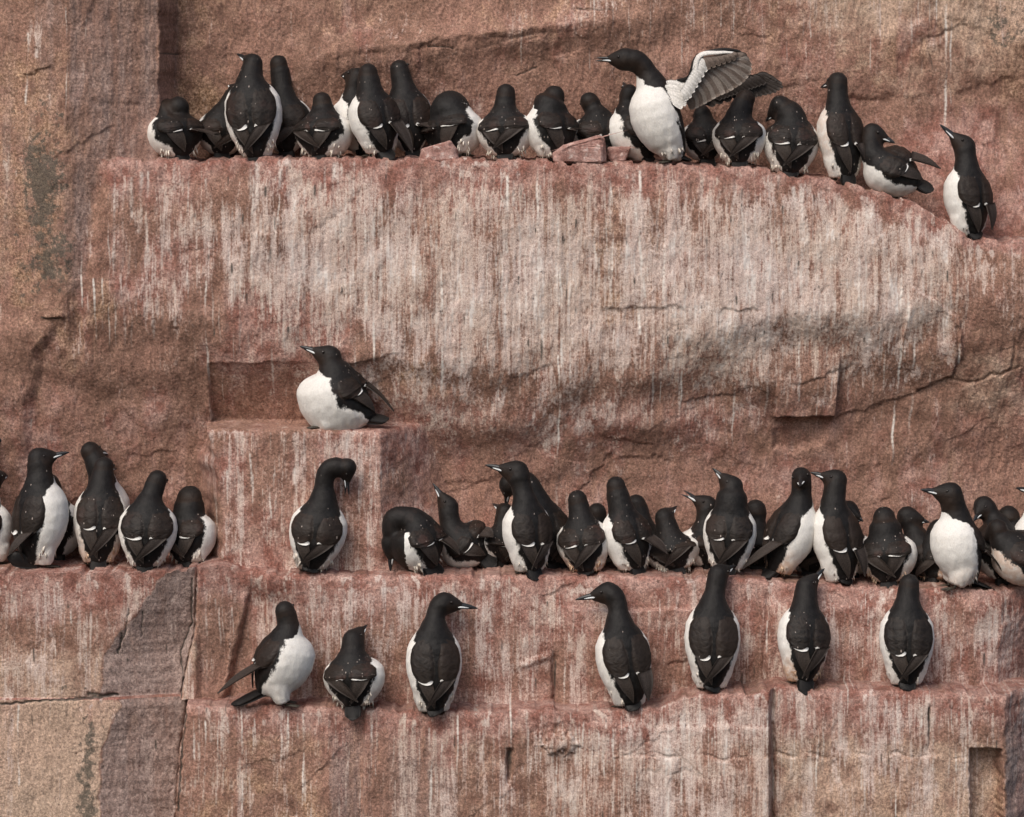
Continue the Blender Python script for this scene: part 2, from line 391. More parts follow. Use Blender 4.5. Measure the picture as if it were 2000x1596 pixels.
def fields(U, V, zone):
    """albedo masks over the cliff, all in photograph coordinates"""
    u = U + 9 * perlin(U / 38, V / 60, 101) + 4 * perlin(U / 11, V / 16, 102); v = V + 10 * perlin(U / 40, V / 40, 103)
    u = np.where((U > 640) & (U < 1880), u, U + 6 * perlin(U / 30, V / 40, 104) + 3 * perlin(U / 9, V / 12, 105))
    nb = fbm(u / 150, v / 150, 3, 81); n2 = fbm(u / 55, v / 80, 3, 91)
    l1, l2, l3 = lip1(u), lip2(u), lip3(u)
    bl = bulge(u)
    g = np.zeros(u.shape); p = np.zeros(u.shape); o = np.zeros(u.shape); gr = np.zeros(u.shape); li = np.zeros(u.shape); ta = np.zeros(u.shape)
    z0, z1, z2, z3 = [(zone == k) for k in range(4)]
    # wall above first ledge
    g0 = 0.05 + 0.10 * n2 + 0.18 * sstep(130, 0, v) * sstep(1000, 1100, u)
    col = sstep(310, 296, u)
    o0 = 0.12 + 0.28 * nb + 0.5 * np.exp(-((u - 400) / 110) ** 2 - ((v - 220) / 70) ** 2) + 0.30 * sstep(1450, 1800, u) * sstep(300, 100, v) + 0.15 * sstep(120, 0, v)
    o0 = o0 * (1 - col) + col * (0.30 * sstep(165, 85, u + 25 * n2) * sstep(40, 130, v) + 0.18)
    ta0 = 0.12 * col * sstep(150, 60, u) + 0.45 * sstep(1450, 1750, u) * sstep(320, 60, v + 50 * nb) + 0.2 * sstep(1000, 1400, u) * sstep(120, 0, v)
    gr0 = col * 0.34 + col * 0.12 * sstep(20, 240, u + 70 * n2 + 40 * nb) + 0.35 * sstep(1780, 1960, u) * sstep(250, 60, v)
    li0 = col * (0.72 * np.exp(-((u - 95 - 14 * n2) / 58) ** 2) * sstep(150, 320, v + 60 * n2) * (0.75 + 0.5 * nb) + 0.2 * sstep(170, 60, u)) + 0.6 * np.exp(-((u - 1985) / 60) ** 2 - ((v - 60) / 80) ** 2)
    li0 = li0 + 0.40 * np.exp(-((u - 430) / 70) ** 2 - ((v - 215) / 40) ** 2) + 0.28 * np.exp(-((u - 830) / 40) ** 2 - ((v - 160) / 20) ** 2)
    p0 = 0.25 + 0.3 * nb + 0.28 * col * sstep(60, 230, u + 60 * n2) + 0.35 * sstep(1500, 1800, u) * sstep(150, 300, v) - 0.3 * sstep(500, 300, u)
    g0 = g0 + col * 0.45 * np.exp(-((u - 60) / 35) ** 2 - ((v - 80) / 60) ** 2)
    # first face
    left = sstep(228, 180, u + 8 * n2 + 0.16 * (v - 310))
    t = np.clip((v - l1) / np.maximum(bl - l1, 40), 0, 3)
    prof = np.interp(t, [0, 0.08, 0.22, 0.5, 0.85, 1.05, 1.3, 1.6, 2.2], [0.14, 0.25, 0.54, 0.66, 0.64, 0.50, 0.30, 0.14, 0.03])
    bandx = np.interp(u, [-900, 150, 260, 420, 560, 700, 1000, 1300, 1600, 1850, 1950, 2900], [0.1, 0.25, 0.55, 0.8, 0.95, 1.05, 1.05, 1.0, 1.12, 1.0, 0.5, 0.2])
    g1 = prof * bandx * 1.1 + 0.20 * n2 + 0.10 * nb 
    lowmid = sstep(300, 420, u) * sstep(820, 640, u) * sstep(560, 640, v + (700 - u) * 0.15) * sstep(760, 700, v)
    g1 = g1 - 0.20 * lowmid
    g1 = g1 + 0.30 * rfac(u) * sstep(840, 700, v) * sstep(560, 640, v)
    p1 = np.interp(t, [0, 0.1, 0.35, 0.9, 1.2, 3], [0.85, 0.7, 0.35, 0.3, 0.25, 0.2]) + 0.28 * nb + 0.25 * sstep(500, 300, u) * sstep(420, 480, v) * sstep(640, 560, v)
    p1 = p1 + 0.3 * sstep(1500, 1850, u) * sstep(520, 430, v) + 0.35 * lowmid + 0.18 * sstep(700, 850, v)
    o1 = 0.16 - 0.14 * sstep(700, 820, v) + 0.35 * nb + 0.35 * np.exp(-((u - 1150) / 140) ** 2) * sstep(300, 380, v) * sstep(720, 600, v) + 0.4 * np.exp(-((u - 800) / 60) ** 2 - ((v - 740) / 60) ** 2)
    o1 = o1 + 0.35 * np.exp(-((u - 180) / 70) ** 2 - ((v - 590) / 60) ** 2)
    ta1 = 0.42 * np.exp(-((u - 1100) / 260) ** 2 - ((v - 480) / 130) ** 2) + 0.35 * sstep(1780, 1950, u) * sstep(620, 700, v) * sstep(900, 800, v) + 0.15 * sstep(1250, 1500, u) * sstep(640, 720, v) * sstep(860, 780, v)
    gr1 = 0.24 * rfac(u) * sstep(bl - 10, bl + 25, v) * sstep(800, 700, v)
    li1 = 0 * u
    lw = left * sstep(640, 540, v + 30 * n2)
    g1, p1, o1, gr1, li1, ta1 = [a_ * (1 - lw) + b_ * lw for a_, b_ in ((g1, g0), (p1, p0), (o1, o0), (gr1, gr0), (li1, li0), (ta1, ta0))]
    # pillar
    pil = sstep(392, 440, u + 26 * n2) * sstep(850, 800, u + 16 * n2) * sstep(834, 846, v)
    g1 = g1 * (1 - pil) + pil * (0.46 + 0.28 * n2 - 0.16 * sstep(742, 760, u) + 0.0 * v)
    p1 = p1 * (1 - pil) + pil * (0.62 + 0.3 * nb); o1 = o1 * (1 - pil) + pil * (0.2 + 0.3 * nb)
    gr1 = gr1 * (1 - pil) + pil * (0.45 * sstep(735, 790, u))
    # second face
    t2 = v - l2
    g2 = np.interp(t2, [0, 18, 60, 150, 250], [0.12, 0.26, 0.42, 0.44, 0.37]) + 0.24 * n2 + 0.1 * nb
    p2 = np.interp(t2, [0, 25, 80, 260], [0.95, 0.85, 0.6, 0.5]) + 0.25 * nb
    o2 = 0.12 + 0.3 * nb
    fb = np.interp(v, [1115, 1190, 1290, 1384], [325, 272, 190, 184]); fe = np.interp(v, [1115, 1250, 1384], [384, 372, 340])
    fac = sstep(-4, 6, u - fb) * sstep(6, -4, u - fe)
    g2 = g2 * (1 - 0.75 * fac) - 0.25 * sstep(360, 390, u) * sstep(500, 460, u); p2 = p2 * (1 - 0.8 * fac); gr2 = fac * 0.72 + 0.25 * sstep(360, 390, u) * sstep(500, 460, u)
    p2 = p2 - 0.3 * sstep(360, 390, u) * sstep(500, 460, u) * sstep(1130, 1200, v)
    lf = sstep(200, 180, u)
    ta2 = lf * 0.55 * sstep(1180, 1330, v) + 0.8 * sstep(8, -6, np.abs(u - 366 + (v - 1310) * 0.1) - 12) * sstep(1240, 1270, v)
    p2 = p2 - 0.5 * lf * sstep(1180, 1320, v)
    li2 = lf * (0.34 * np.exp(-((u - 130) / 35) ** 2 - ((v - 1350) / 60) ** 2)) + fac * 0.1
    gr2 = gr2 + 0.6 * sstep(1950, 1975, u)
    # bottom
    t3 = v - l3
    g3 = np.interp(t3, [0, 12, 50, 150, 220], [0.16, 0.32, 0.49, 0.48, 0.41]) * np.interp(u, [-900, 370, 620, 650, 760, 1000, 1150, 1500, 1530, 1900, 1960, 2900], [0.4, 0.75, 0.7, 0.5, 0.8, 0.9, 1.25, 1.3, 1.0, 1.0, 0.4, 0.3]) + 0.22 * n2
    p3 = np.interp(t3, [0, 25, 70, 220], [0.85, 0.75, 0.35, 0.2]) + 0.25 * nb + 0.25 * sstep(1100, 1200, u) * sstep(130, 60, t3)
    o3 = 0.17 + 0.28 * nb + 0.22 * sstep(360, 400, u) * sstep(640, 600, u) * sstep(20, 60, t3) + 0.25 * sstep(1500, 1560, u) * sstep(1450, 1520, v)
    gb = np.interp(v, [1384, 1400, 1470, 1530, 1700], [214, 222, 186, 180, 190]); ge = np.interp(v, [1384, 1480, 1700], [360, 345, 330])
    fac3 = sstep(-4, 6, u - gb) * sstep(6, -4, u - ge); lf3 = sstep(6, -4, u - gb)
    gr3 = fac3 * 0.66 + 0.6 * sstep(632, 648, u) * sstep(730, 700, u) + 0.45 * sstep(700, 760, u) * sstep(1000, 860, u) + 0.9 * sstep(1955, 1975, u)
    g3 = g3 * (1 - 0.8 * fac3) * (1 - 0.75 * lf3); p3 = p3 * (1 - 0.8 * fac3) * (1 - 0.7 * lf3)
    ta3 = lf3 * 0.8 + 0.55 * sstep(1500, 1530, u) * sstep(1410, 1470, v) * sstep(1970, 1940, u) + 0.3 * sstep(770, 900, u) * sstep(1100, 1050, u)
    li3 = lf3 * 0.62 * np.exp(-((u - 160 - 8 * n2) / 22) ** 2) * sstep(1400, 1440, v) + 0.12 * lf3 + 0.55 * np.exp(-((u - 1930) / 16) ** 2 - ((v - 1515) / 14) ** 2) + 0.12 * sstep(1200, 1300, u) * sstep(1500, 1560, v) * sstep(1500, 1480, u)
    pick = lambda a, b, c, d: np.select([z0, z1, z2, z3], [a, b, c, d], 0.0)
    g = pick(g0, g1, g2, g3); p = pick(p0, p1, p2, p3); o = pick(o0, o1, o2, o3)
    gr = pick(gr0, gr1, gr2, gr3); li = pick(li0, li1, li2, li3); ta = pick(ta0, ta1, ta2, ta3)
    g, p, o, gr, li, ta = [np.where((zone == 10) & (U < 225), b_, a_) for a_, b_ in ((g, g0), (p, p0), (o, o0), (gr, gr0), (li, li0), (ta, ta0))]
    spl = sstep(.22, .5, perlin(U / 15, V / 22, 161)) * sstep(-.2, .3, perlin(U / 70, V / 200, 162))
    tl_ = np.select([z1, z2, z3], [V - l1, V - l2, V - l3], 999.0)
    g = g + 0.5 * spl * sstep(60, 8, tl_)
    led = (zone >= 10) & ~((zone == 10) & (U < 225))           # ledge tops: trodden red dirt with splashes
    g = np.where(led, 0.06 + 0.15 * n2 + 0.45 * spl, g); p = np.where(led, 0.7 + 0.3 * nb, p); o = np.where(led, 0.25, o)
    return g, p, o, gr, li, ta

def rfac(u):
    return sstep(1230, 1400, u) * sstep(1920, 1820, u)

def add_streaks(arr, U, V, rows, strk):
    """paint thin runs (u0, v0, v1, width, strength) into a per-vertex mask; U,V are (rows, cols)"""
    ucol = U[0]
    for (u0, v0, v1, wd, stg, wob) in strk:
        c0, c1 = np.searchsorted(ucol, u0 - 12), np.searchsorted(ucol, u0 + 13)
        if c1 <= c0:
            continue
        ub = U[:, c0:c1]; vb = V[:, c0:c1]
        sel = (vb[:, 0] > v0 - 4) & (vb[:, 0] < v1 + 4)
        if not sel.any():
            continue
        uu = ub[sel]; vv = vb[sel]
        tt = np.clip((vv - v0) / max(v1 - v0, 1), 0, 1)
        cx = u0 + wob * np.sin(vv / 37.0 + u0) + 0.6 * wob * np.sin(vv / 11.0 + 2 * u0)
        f = np.exp(-((uu - cx) / wd) ** 2) * stg * np.clip((vv - v0) / 6, 0, 1) * np.clip((v1 - vv) / 10, 0, 1) * (0.65 + 0.35 * np.sin(vv / 23 + u0 * 3))
        blk = arr[:, c0:c1]
        blk[sel] = np.maximum(blk[sel], f)
        arr[:, c0:c1] = blk

def build_cliff():
    rnd = random.Random(4)
    core = np.arange(-70, 2071, 2.0)
    lo = -70 - np.cumsum(np.geomspace(2.5, 60, 38))[::-1]
    hi = 2070 + np.cumsum(np.geomspace(2.5, 60, 38))
    uu = np.concatenate([lo, core, hi])
    l1 = lip1(uu) + ledge_noise(uu, 1); l2 = lip2(uu) + ledge_noise(uu, 2); l3 = lip3(uu) + ledge_noise(uu, 3) * np.interp(uu, [330, 380], [0, 1])
    rows_v, rows_zone, rows_t = [], [], []
    def face(a, b, n, zone, skip=False):
        for i in range(n):
            t = i / (n - 1)
            rows_v.append(a + (b - a) * t); rows_zone.append(zone); rows_t.append(t)
    topm = -50 - np.cumsum(np.geomspace(2.5, 70, 34))[::-1]
    for v in topm:
        rows_v.append(uu * 0 + v); rows_zone.append(0); rows_t.append(0)
    hgap = 2.5
    face(uu * 0 - 50, l1 - hgap, 182, 0); face(l1 - hgap, l1, 22, 10)
    face(l1 + 0.3, l2 - hgap, 392, 1); face(l2 - hgap, l2, 40, 11)
    face(l2 + 0.3, l3 - hgap, 128, 2); face(l3 - hgap, l3, 18, 12)
    face(l3 + 0.3, uu * 0 + 1680, 150, 3)
    for v in 1680 + np.cumsum(np.geomspace(2.5, 70, 34)):
        rows_v.append(uu * 0 + v); rows_zone.append(3); rows_t.append(0)
    V = np.array(rows_v); U = np.broadcast_to(uu, V.shape).copy()
    Z = np.broadcast_to(np.array(rows_zone)[:, None], V.shape)
    T = np.broadcast_to(np.array(rows_t)[:, None], V.shape)
    A, B1, B2, B3, _ = depth_map(U, V)
    rel = relief(U, V)
    soft = np.where((U > 600) & (U < 1900) & (V > 700) & (V < 1115), 0.9, 1.0)
    A = A + rel * 0.95; B1 = B1 + rel * 0.8 * soft; B2 = B2 + rel * 0.55; B3 = B3 + rel * 0.65
    wob_u = U + 7 * perlin(U / 26, V / 26, 151) + 2.5 * perlin(U / 8, V / 8, 152); wob_v = V + 7 * perlin(U / 26, V / 26, 153) + 2.5 * perlin(U / 8, V / 8, 154)
    jr = random.Random(12)
    zones = {0: A, 1: B1, 2: B2, 3: B3}
    zrow = np.array(rows_zone)
    for k in range(78):
        zn = jr.choice([0, 0, 0, 1, 1, 1, 2, 3])
        cx = jr.uniform(-20, 2020)
        cy = {0: jr.uniform(0, 290), 1: jr.uniform(560, 1080) if jr.random() < .75 else jr.uniform(330, 560), 2: jr.uniform(1150, 1370), 3: jr.uniform(1400, 1590)}[zn]
        an = math.radians(jr.choice([jr.gauss(-8, 10), jr.gauss(-8, 10), jr.gauss(86, 7), jr.gauss(-25, 12)]))
        hl, st_ = jr.uniform(25, 110), jr.uniform(1.4, 4.6) * (0.6 if zn == 1 and cy < 560 else 1)
        fl_ = jr.uniform(14, 50); sw_ = jr.choice([1.2, 2.5, 5]); c_, s_ = math.cos(an), math.sin(an)
        c0, c1 = np.searchsorted(uu, cx - hl - 60), np.searchsorted(uu, cx + hl + 60)
        rs = np.where(zrow == zn)[0]; sl = slice(rs[0], rs[-1] + 1)
        du_, dv_ = wob_u[sl, c0:c1] - cx, wob_v[sl, c0:c1] - cy
        al, pe = du_ * c_ + dv_ * s_, -du_ * s_ + dv_ * c_
        zones[zn][sl, c0:c1] += st_ * sstep(-sw_, sw_, pe) * np.exp(-np.maximum(pe, 0) / fl_) * sstep(hl, hl * .6, np.abs(al))
    W = np.select([Z == 0, Z == 1, Z == 2, Z == 3], [A, B1, B2, B3], 0.0)
    zr = np.array(rows_zone)
    for z in (10, 11, 12):          # ledge tops join the wall above to the face below
        idx = np.where(zr == z)[0]
        a, b = W[idx[0] - 1], W[idx[-1] + 1]
        t = T[idx]
        W[idx] = a + (b - a) * t
        V[idx] += (1.6 * fbm(U[idx] / 22, W[idx] / 22, 3, 7) - 1.2) * np.sin(np.pi * t) + 0.0
    KN = 1 + wnom(V) / DPX
    X = (U - 1000) * KN * PX
    ZZ = (798 - (HZ + (V - HZ) * KN)) * PX
    Y = W * PX
    nr, nc = V.shape
    co = np.stack([X, Y, ZZ], -1).reshape(-1, 3)
    i = np.arange(nr - 1)[:, None] * nc + np.arange(nc - 1)[None, :]
    quads = np.stack([i, i + nc, i + nc + 1, i + 1], -1).reshape(-1, 4)
    me = bpy.data.meshes.new('cliff')
    me.vertices.add(len(co)); me.vertices.foreach_set('co', co.astype(np.float32).ravel())
    me.loops.add(quads.size); me.loops.foreach_set('vertex_index', quads.astype(np.int32).ravel())
    me.polygons.add(len(quads)); me.polygons.foreach_set('loop_start', (np.arange(len(quads)) * 4).astype(np.int32))
    me.update(calc_edges=True)
    me.polygons.foreach_set('use_smooth', np.ones(len(quads), bool))
    # masks
    g, p, o, gr, li, ta = fields(U, V, Z)
    st = np.zeros(V.shape); dk = np.zeros(V.shape)
    S = [(1092, 690, 930, 2.2, .9, 1.5), (1332, 640, 880, 2.2, .8, 1.5), (1440, 700, 905, 1.8, .7, 2), (1760, 560, 935, 2.6, .9, 2), (1250, 330, 660, 3, .8, 2), (1200, 640, 740, 2.4, .8, 2),
         (1870, 0, 260, 3, .75, 1), (1880, 0, 210, 2, .7, 1), (1895, 0, 25, 2, .8, 1), (185, 540, 668, 2.2, 1, 1), (200, 540, 650, 1.8, .8, 1), (160, 470, 610, 2, .8, 1),
         (990, 340, 500, 3, .9, 1), (560, 1390, 1520, 2, .8, 1), (130, 10, 240, 1.8, .5, 1), (50, 60, 210, 3, .6, 2), (70, 60, 120, 6, .5, 1), (22, 1390, 1560, 2.4, .7, 1),
         (470, 1390, 1596, 2, .7, 1), (590, 1395, 1596, 2.2, .8, 1), (375, 1400, 1500, 2, .7, 1), (893, 1400, 1470, 2, .9, .5), (998, 1330, 1480, 2, .9, 1), (700, 860, 1010, 2.5, .5, 1),
         (490, 880, 1020, 2.5, .6, 1), (415, 940, 1000, 2.2, .7, 2), (1900, 420, 520, 2, .5, 1)]
    for _ in range(70):      # top right streaks down the back wall
        x = rnd.uniform(1000, 1960); S.append((x, -40, rnd.uniform(30, 170), rnd.uniform(1.2, 2.4), rnd.betavariate(1.6, 4) * .9 + .06, 1))
    for _ in range(480):     # runs down the first face
        x = rnd.gauss(1100, 430) if rnd.random() < .6 else rnd.uniform(210, 1880)
        if not 200 < x < 1900: continue
        a = float(lip1(x)) + rnd.uniform(0, 240) ** 1.0
        S.append((x, a, a + rnd.uniform(50, 320), rnd.uniform(1.3, 3.4), rnd.betavariate(1.6, 4) * .9 + .06, rnd.uniform(.4, 2.2)))
    for _ in range(70):
        x = rnd.uniform(1250, 1860); a = rnd.uniform(600, 700)
        S.append((x, a, a + rnd.uniform(50, 170), rnd.uniform(1.3, 2.8), rnd.betavariate(1.6, 4) * .9 + .08, rnd.uniform(.6, 2)))
    for _ in range(260):
        x = rnd.uniform(-20, 2000)
        if 190 < x < 380: continue
        a = float(lip2(x)) + rnd.uniform(5, 150)
        S.append((x, a, a + rnd.uniform(30, 190), rnd.uniform(1.2, 2.6), rnd.betavariate(1.6, 4) * .9 + .06, 1))
    for _ in range(380):
        x = rnd.uniform(370, 1900) if rnd.random() < .6 else rnd.uniform(1130, 1900)
        a = float(lip3(x)) + rnd.uniform(4, 90)
        S.append((x, a, a + rnd.uniform(40, 200), rnd.uniform(1.2, 2.8), rnd.betavariate(1.6, 4) * .9 + .06, 1))
    for _ in range(60):
        x = rnd.uniform(410, 840); a = rnd.uniform(842, 980)
        S.append((x, a, a + rnd.uniform(20, 110), rnd.uniform(1.2, 3), rnd.uniform(.25, .6), 1))
    for _ in range(60):      # thick splashed runs that start at the lips the birds stand on
        k = rnd.choice([1, 1, 2, 3])
        x = rnd.uniform(230, 1880) if k == 1 else rnd.uniform(10, 1950) if k == 2 else rnd.uniform(380, 1900)
        if k == 2 and 190 < x < 380: continue
        a = float((lip1, lip2, lip3)[k - 1](x)) + rnd.uniform(-2, 30)
        ln = rnd.uniform(40, 230) if k == 1 else rnd.uniform(25, 120)
        for q in range(rnd.randint(1, 4)):
            S.append((x + rnd.gauss(0, 7), a + rnd.uniform(0, 15), a + ln * rnd.uniform(.4, 1), rnd.uniform(2.5, 6.5), rnd.uniform(.25, .6), rnd.uniform(.8, 2.6)))
    add_streaks(st, U, V, None, S)
    D = [(1057, 660, 720, 3, .9, .5), (530, 480, 535, 3, .8, 1), (1145, 1295, 1380, 2, .3, 1), (1815, 1375, 1460, 2.5, .9, .6), (1085, 1300, 1440, 2.5, .8, .8), (995, 1470, 1535, 6, .8, .6),
         (1525, 0, 20, 2, .6, .5), (130, 1180, 1200, 4, .6, .5)]
    for _ in range(330):
        x = rnd.uniform(380, 1880); a = rnd.uniform(float(lip1(x)) + 20, 660)
        D.append((x, a, a + rnd.uniform(6, 34), rnd.uniform(1.5, 2.8), rnd.uniform(.3, .9), .6))
    for _ in range(240):
        x = rnd.uniform(0, 1950); a = rnd.uniform(1150, 1590)
        D.append((x, a, a + rnd.uniform(6, 40), rnd.uniform(1.5, 2.6), rnd.uniform(.3, .85), .6))
    for _ in range(40):
        x = rnd.uniform(0, 2000); a = rnd.uniform(0, 1300)
        D.append((x, a, a + rnd.uniform(4, 10), rnd.uniform(1.6, 3.2), rnd.uniform(.3, .7), .6))
    add_streaks(dk, U, V, None, D)
    for pts, wd, sg in (([(-60, 1394), (0, 1393), (70, 1386), (150, 1383), (215, 1376)], 2.6, .9), ([(160, 1374), (216, 1376)], 4, .8),
                        ([(80, 622), (112, 622), (120, 620)], 1.8, .8), ([(232, 1245), (222, 1290)], 1.8, .9), ([(248, 1195), (240, 1240), (220, 1285)], 1.8, .8), ([(275, 1200), (268, 1255)], 1.6, .7),
                        ([(305, 103), (330, 104)], 2.2, .7), ([(830, 88), (880, 92)], 2, .7), ([(1008, 148), (1050, 130)], 2, .7), ([(1130, 14), (1205, 17)], 2, .6),
                        ([(1838, 105), (1843, 135)], 2, .6), ([(1200, 1478), (1330, 1479)], 1.5, .35), ([(360, 1395), (352, 1460), (343, 1596)], 2, .8), ([(372, 1135), (366, 1230), (342, 1290), (345, 1380)], 2, .8),
                        ([(490, 1140), (470, 1230), (445, 1330)], 3, .35), ([(1522, 826), (1638, 823)], 1.6, .6), ([(930, 95), (1010, 70), (1080, 58)], 4, .35)):
        ld = line_d(pts, U + 2.5 * perlin(U / 12, V / 12, 66), V + 2.5 * perlin(U / 12, V / 12, 67))
        dk = np.maximum(dk, sg * np.exp(-(ld / wd) ** 2))
        ci = np.exp(-(ld / (wd * 0.9)) ** 2) * sg * 4.5
        Y = Y + ci * PX
    dk = np.where((Z >= 10) & (U > 230), np.maximum(dk, 0.27 + 0.16 * perlin(U / 24, W / 24, 171)), dk)  # ledge tops darkened to paint in the shade between crowded birds
    co[:, 1] = Y.ravel()
    me.vertices.foreach_set('co', co.astype(np.float32).ravel())
    me.update()
    ca = me.color_attributes.new('rock_tint', 'FLOAT_COLOR', 'POINT')
    ca.data.foreach_set('color', np.stack([g, p, o, gr], -1).astype(np.float32).ravel())
    cb = me.color_attributes.new('rock_cover', 'FLOAT_COLOR', 'POINT')
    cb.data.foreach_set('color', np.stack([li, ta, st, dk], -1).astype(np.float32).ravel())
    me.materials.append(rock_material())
    ob = obj('cliff', me)
    ob['kind'] = 'structure'
    ob['label'] = 'tall reddish sandstone cliff face with bird ledges and white guano streaks'
    return ob, (uu, V, W, zr, T)

cliff, CL = build_cliff()
UU, VV, WW, ZR, _ = CL

def ledge_v(u, w, k):
    """world row (pixels) of ledge k (1..3) at column u and depth w"""
    c = int(np.clip(np.searchsorted(UU, u), 0, len(UU) - 1))
    idx = np.where(ZR == 9 + k)[0]
    ww, vv = WW[idx, c], VV[idx, c]
    order = np.argsort(ww)
    v = float(np.interp(w, ww[order], vv[order]))
    kn = 1 + float(wnom(v)) / DPX
    return HZ + (v - HZ) * kn, float(ww.min()), float(ww.max())

# ------------------------------------------------------------------ bird materials
def plumage_material(name, dark, brown, white):
    """feather surface: dark and white plumage split by the vertex mask 'pale', with soft feather fringes"""
    N = NT(name)
    c = N.coord((1, 1, 1))
    P = N.attr('pale').outputs['Fac']; Hd = N.attr('hood').outputs['Fac']; Dt = N.attr('dirt').outputs['Fac']; St = N.attr('stain').outputs['Fac']
    fine = N.noise(N.coord((1, 1, 0.45)), 320, 3, 0.6); mid = N.noise(c, 55, 4, 0.6); big = N.noise(c, 16, 3)
    fr = N.math('ADD', P, N.math('MULTIPLY', N.math('ADD', fine, -0.5), 0.22))
    fr = N.math('ADD', fr, N.math('MULTIPLY', N.math('ADD', mid, -0.5), 0.20))
    mask = N.rng(fr, -0.05, 0.06)
    dk = N.mix(N.rng(mid, 0.35, 0.65), dark, tuple(min(1, q * 1.7) for q in dark))
    dk = N.mix(N.math('MULTIPLY', Hd, 0.8), dk, brown)
    wh = N.mix(N.rng(fine, 0.3, 0.7), tuple(q * 0.86 for q in white), white)
    wh = N.mix(N.math('MULTIPLY', N.rng(mid, 0.5, 0.75), 0.35), wh, (0.60, 0.55, 0.48))
    wh = N.mix(N.math('MULTIPLY', St, N.rng(mid, 0.3, 0.6, 0.3, 1.0)), wh, (0.50, 0.27, 0.15))
    col = N.mix(mask, dk, wh)
    # guano flecks
    vo = N.n('ShaderNodeTexVoronoi', feature='F1')
    N.put(vo.inputs['Vector'], N.coord((1, 1, 0.38))); vo.inputs['Scale'].default_value = 170
    sep = N.n('ShaderNodeSeparateColor'); N.t.links.new(vo.outputs['Color'], sep.inputs[0])
    on = N.math('GREATER_THAN', sep.outputs[0], N.math('SUBTRACT', 1.0, N.math('MULTIPLY', Dt, 0.30)))
    rad = N.math('MULTIPLY', sep.outputs[1], 0.34)
    sp = N.math('MULTIPLY', on, N.rng(N.math('SUBTRACT', rad, vo.outputs['Distance']), -0.02, 0.10))
    col = N.mix(N.math('MULTIPLY', sp, N.math('SUBTRACT', 0.85, N.math('MULTIPLY', mask, 0.8))), col, (0.44, 0.37, 0.33))
    mud = N.math('MULTIPLY', N.rng(big, 0.55, 0.7), N.math('MULTIPLY', Dt, 0.5))
    col = N.mix(N.math('MULTIPLY', mud, N.math('SUBTRACT', 1.0, N.math('MULTIPLY', mask, 0.6))), col, (0.060, 0.030, 0.024))
    N.put(N.b.inputs['Base Color'], col)
    N.put(N.b.inputs['Roughness'], N.rng(mask, 0, 1, 0.56, 0.85))
    N.b.inputs['Specular IOR Level'].default_value = 0.22
    N.b.inputs['Sheen Weight'].default_value = 0.02
    N.b.inputs['Sheen Roughness'].default_value = 0.5
    h = N.math('ADD', N.math('MULTIPLY', fine, 0.8), N.math('MULTIPLY', mid, 0.9))
    N.put(N.b.inputs['Normal'], N.bump(h, 0.45, 0.004))
    return N.m

def wing_material(name, dark, light):
    """closed wing: overlapping covert feathers with slightly paler edges"""
    N = NT(name)
    Dt = N.attr('dirt').outputs['Fac']
    uv = N.n('ShaderNodeAttribute', attribute_name='lay')
    vo = N.n('ShaderNodeTexVoronoi', feature='F1'); N.put(vo.inputs['Vector'], uv.outputs['Vector']); vo.inputs['Scale'].default_value = 1.0
    vo.inputs['Randomness'].default_value = 0.75
    edge = N.rng(vo.outputs['Distance'], 0.35, 0.62)
    c = N.coord((1, 1, 1)); mid = N.noise(c, 50, 4, 0.6); fine = N.noise(c, 300, 2, 0.6); big = N.noise(c, 18, 3)
    col = N.mix(N.rng(mid, 0.3, 0.7), dark, tuple(q * 1.55 for q in dark))
    col = N.mix(N.math('MULTIPLY', edge, 0.55), col, light)
    rd_ = N.n('ShaderNodeObjectInfo').outputs['Random']
    col = N.mix(N.math('MULTIPLY', rd_, 0.65), col, (0.027, 0.0175, 0.0130))
    v2 = N.n('ShaderNodeTexVoronoi', feature='F1'); N.put(v2.inputs['Vector'], N.coord((1, 1, 0.38))); v2.inputs['Scale'].default_value = 170
    sep = N.n('ShaderNodeSeparateColor'); N.t.links.new(v2.outputs['Color'], sep.inputs[0])
    on = N.math('GREATER_THAN', sep.outputs[0], N.math('SUBTRACT', 1.0, N.math('MULTIPLY', Dt, 0.30)))
    sp = N.math('MULTIPLY', on, N.rng(N.math('SUBTRACT', N.math('MULTIPLY', sep.outputs[1], 0.34), v2.outputs['Distance']), -0.02, 0.10))
    col = N.mix(N.math('MULTIPLY', sp, 0.85), col, (0.44, 0.37, 0.33))
    col = N.mix(N.math('MULTIPLY', N.rng(big, 0.5, 0.68), N.math('MULTIPLY', Dt, 0.6)), col, (0.066, 0.032, 0.025))
    N.put(N.b.inputs['Base Color'], col)
    N.b.inputs['Roughness'].default_value = 0.55
    N.b.inputs['Specular IOR Level'].default_value = 0.22
    h = N.math('ADD', N.math('MULTIPLY', vo.outputs['Distance'], -0.9), N.math('MULTIPLY', fine, 0.5))
    h = N.math('ADD', h, mid)
    N.put(N.b.inputs['Normal'], N.bump(h, 0.4, 0.004))
    return N.m

def plain(name, colr, rough=0.5, spec=0.3, var=0.25, scale=180):
    N = NT(name)
    nz = N.noise(N.coord((1, 1, 1)), scale, 3, 0.6)
    N.put(N.b.inputs['Base Color'], N.mix(N.rng(nz, 0.3, 0.7), tuple(q * (1 - var) for q in colr), tuple(min(1, q * (1 + var)) for q in colr)))
    N.b.inputs['Roughness'].default_value = rough
    N.b.inputs['Specular IOR Level'].default_value = spec
    N.put(N.b.inputs['Normal'], N.bump(nz, 0.3, 0.002))
    return N.m

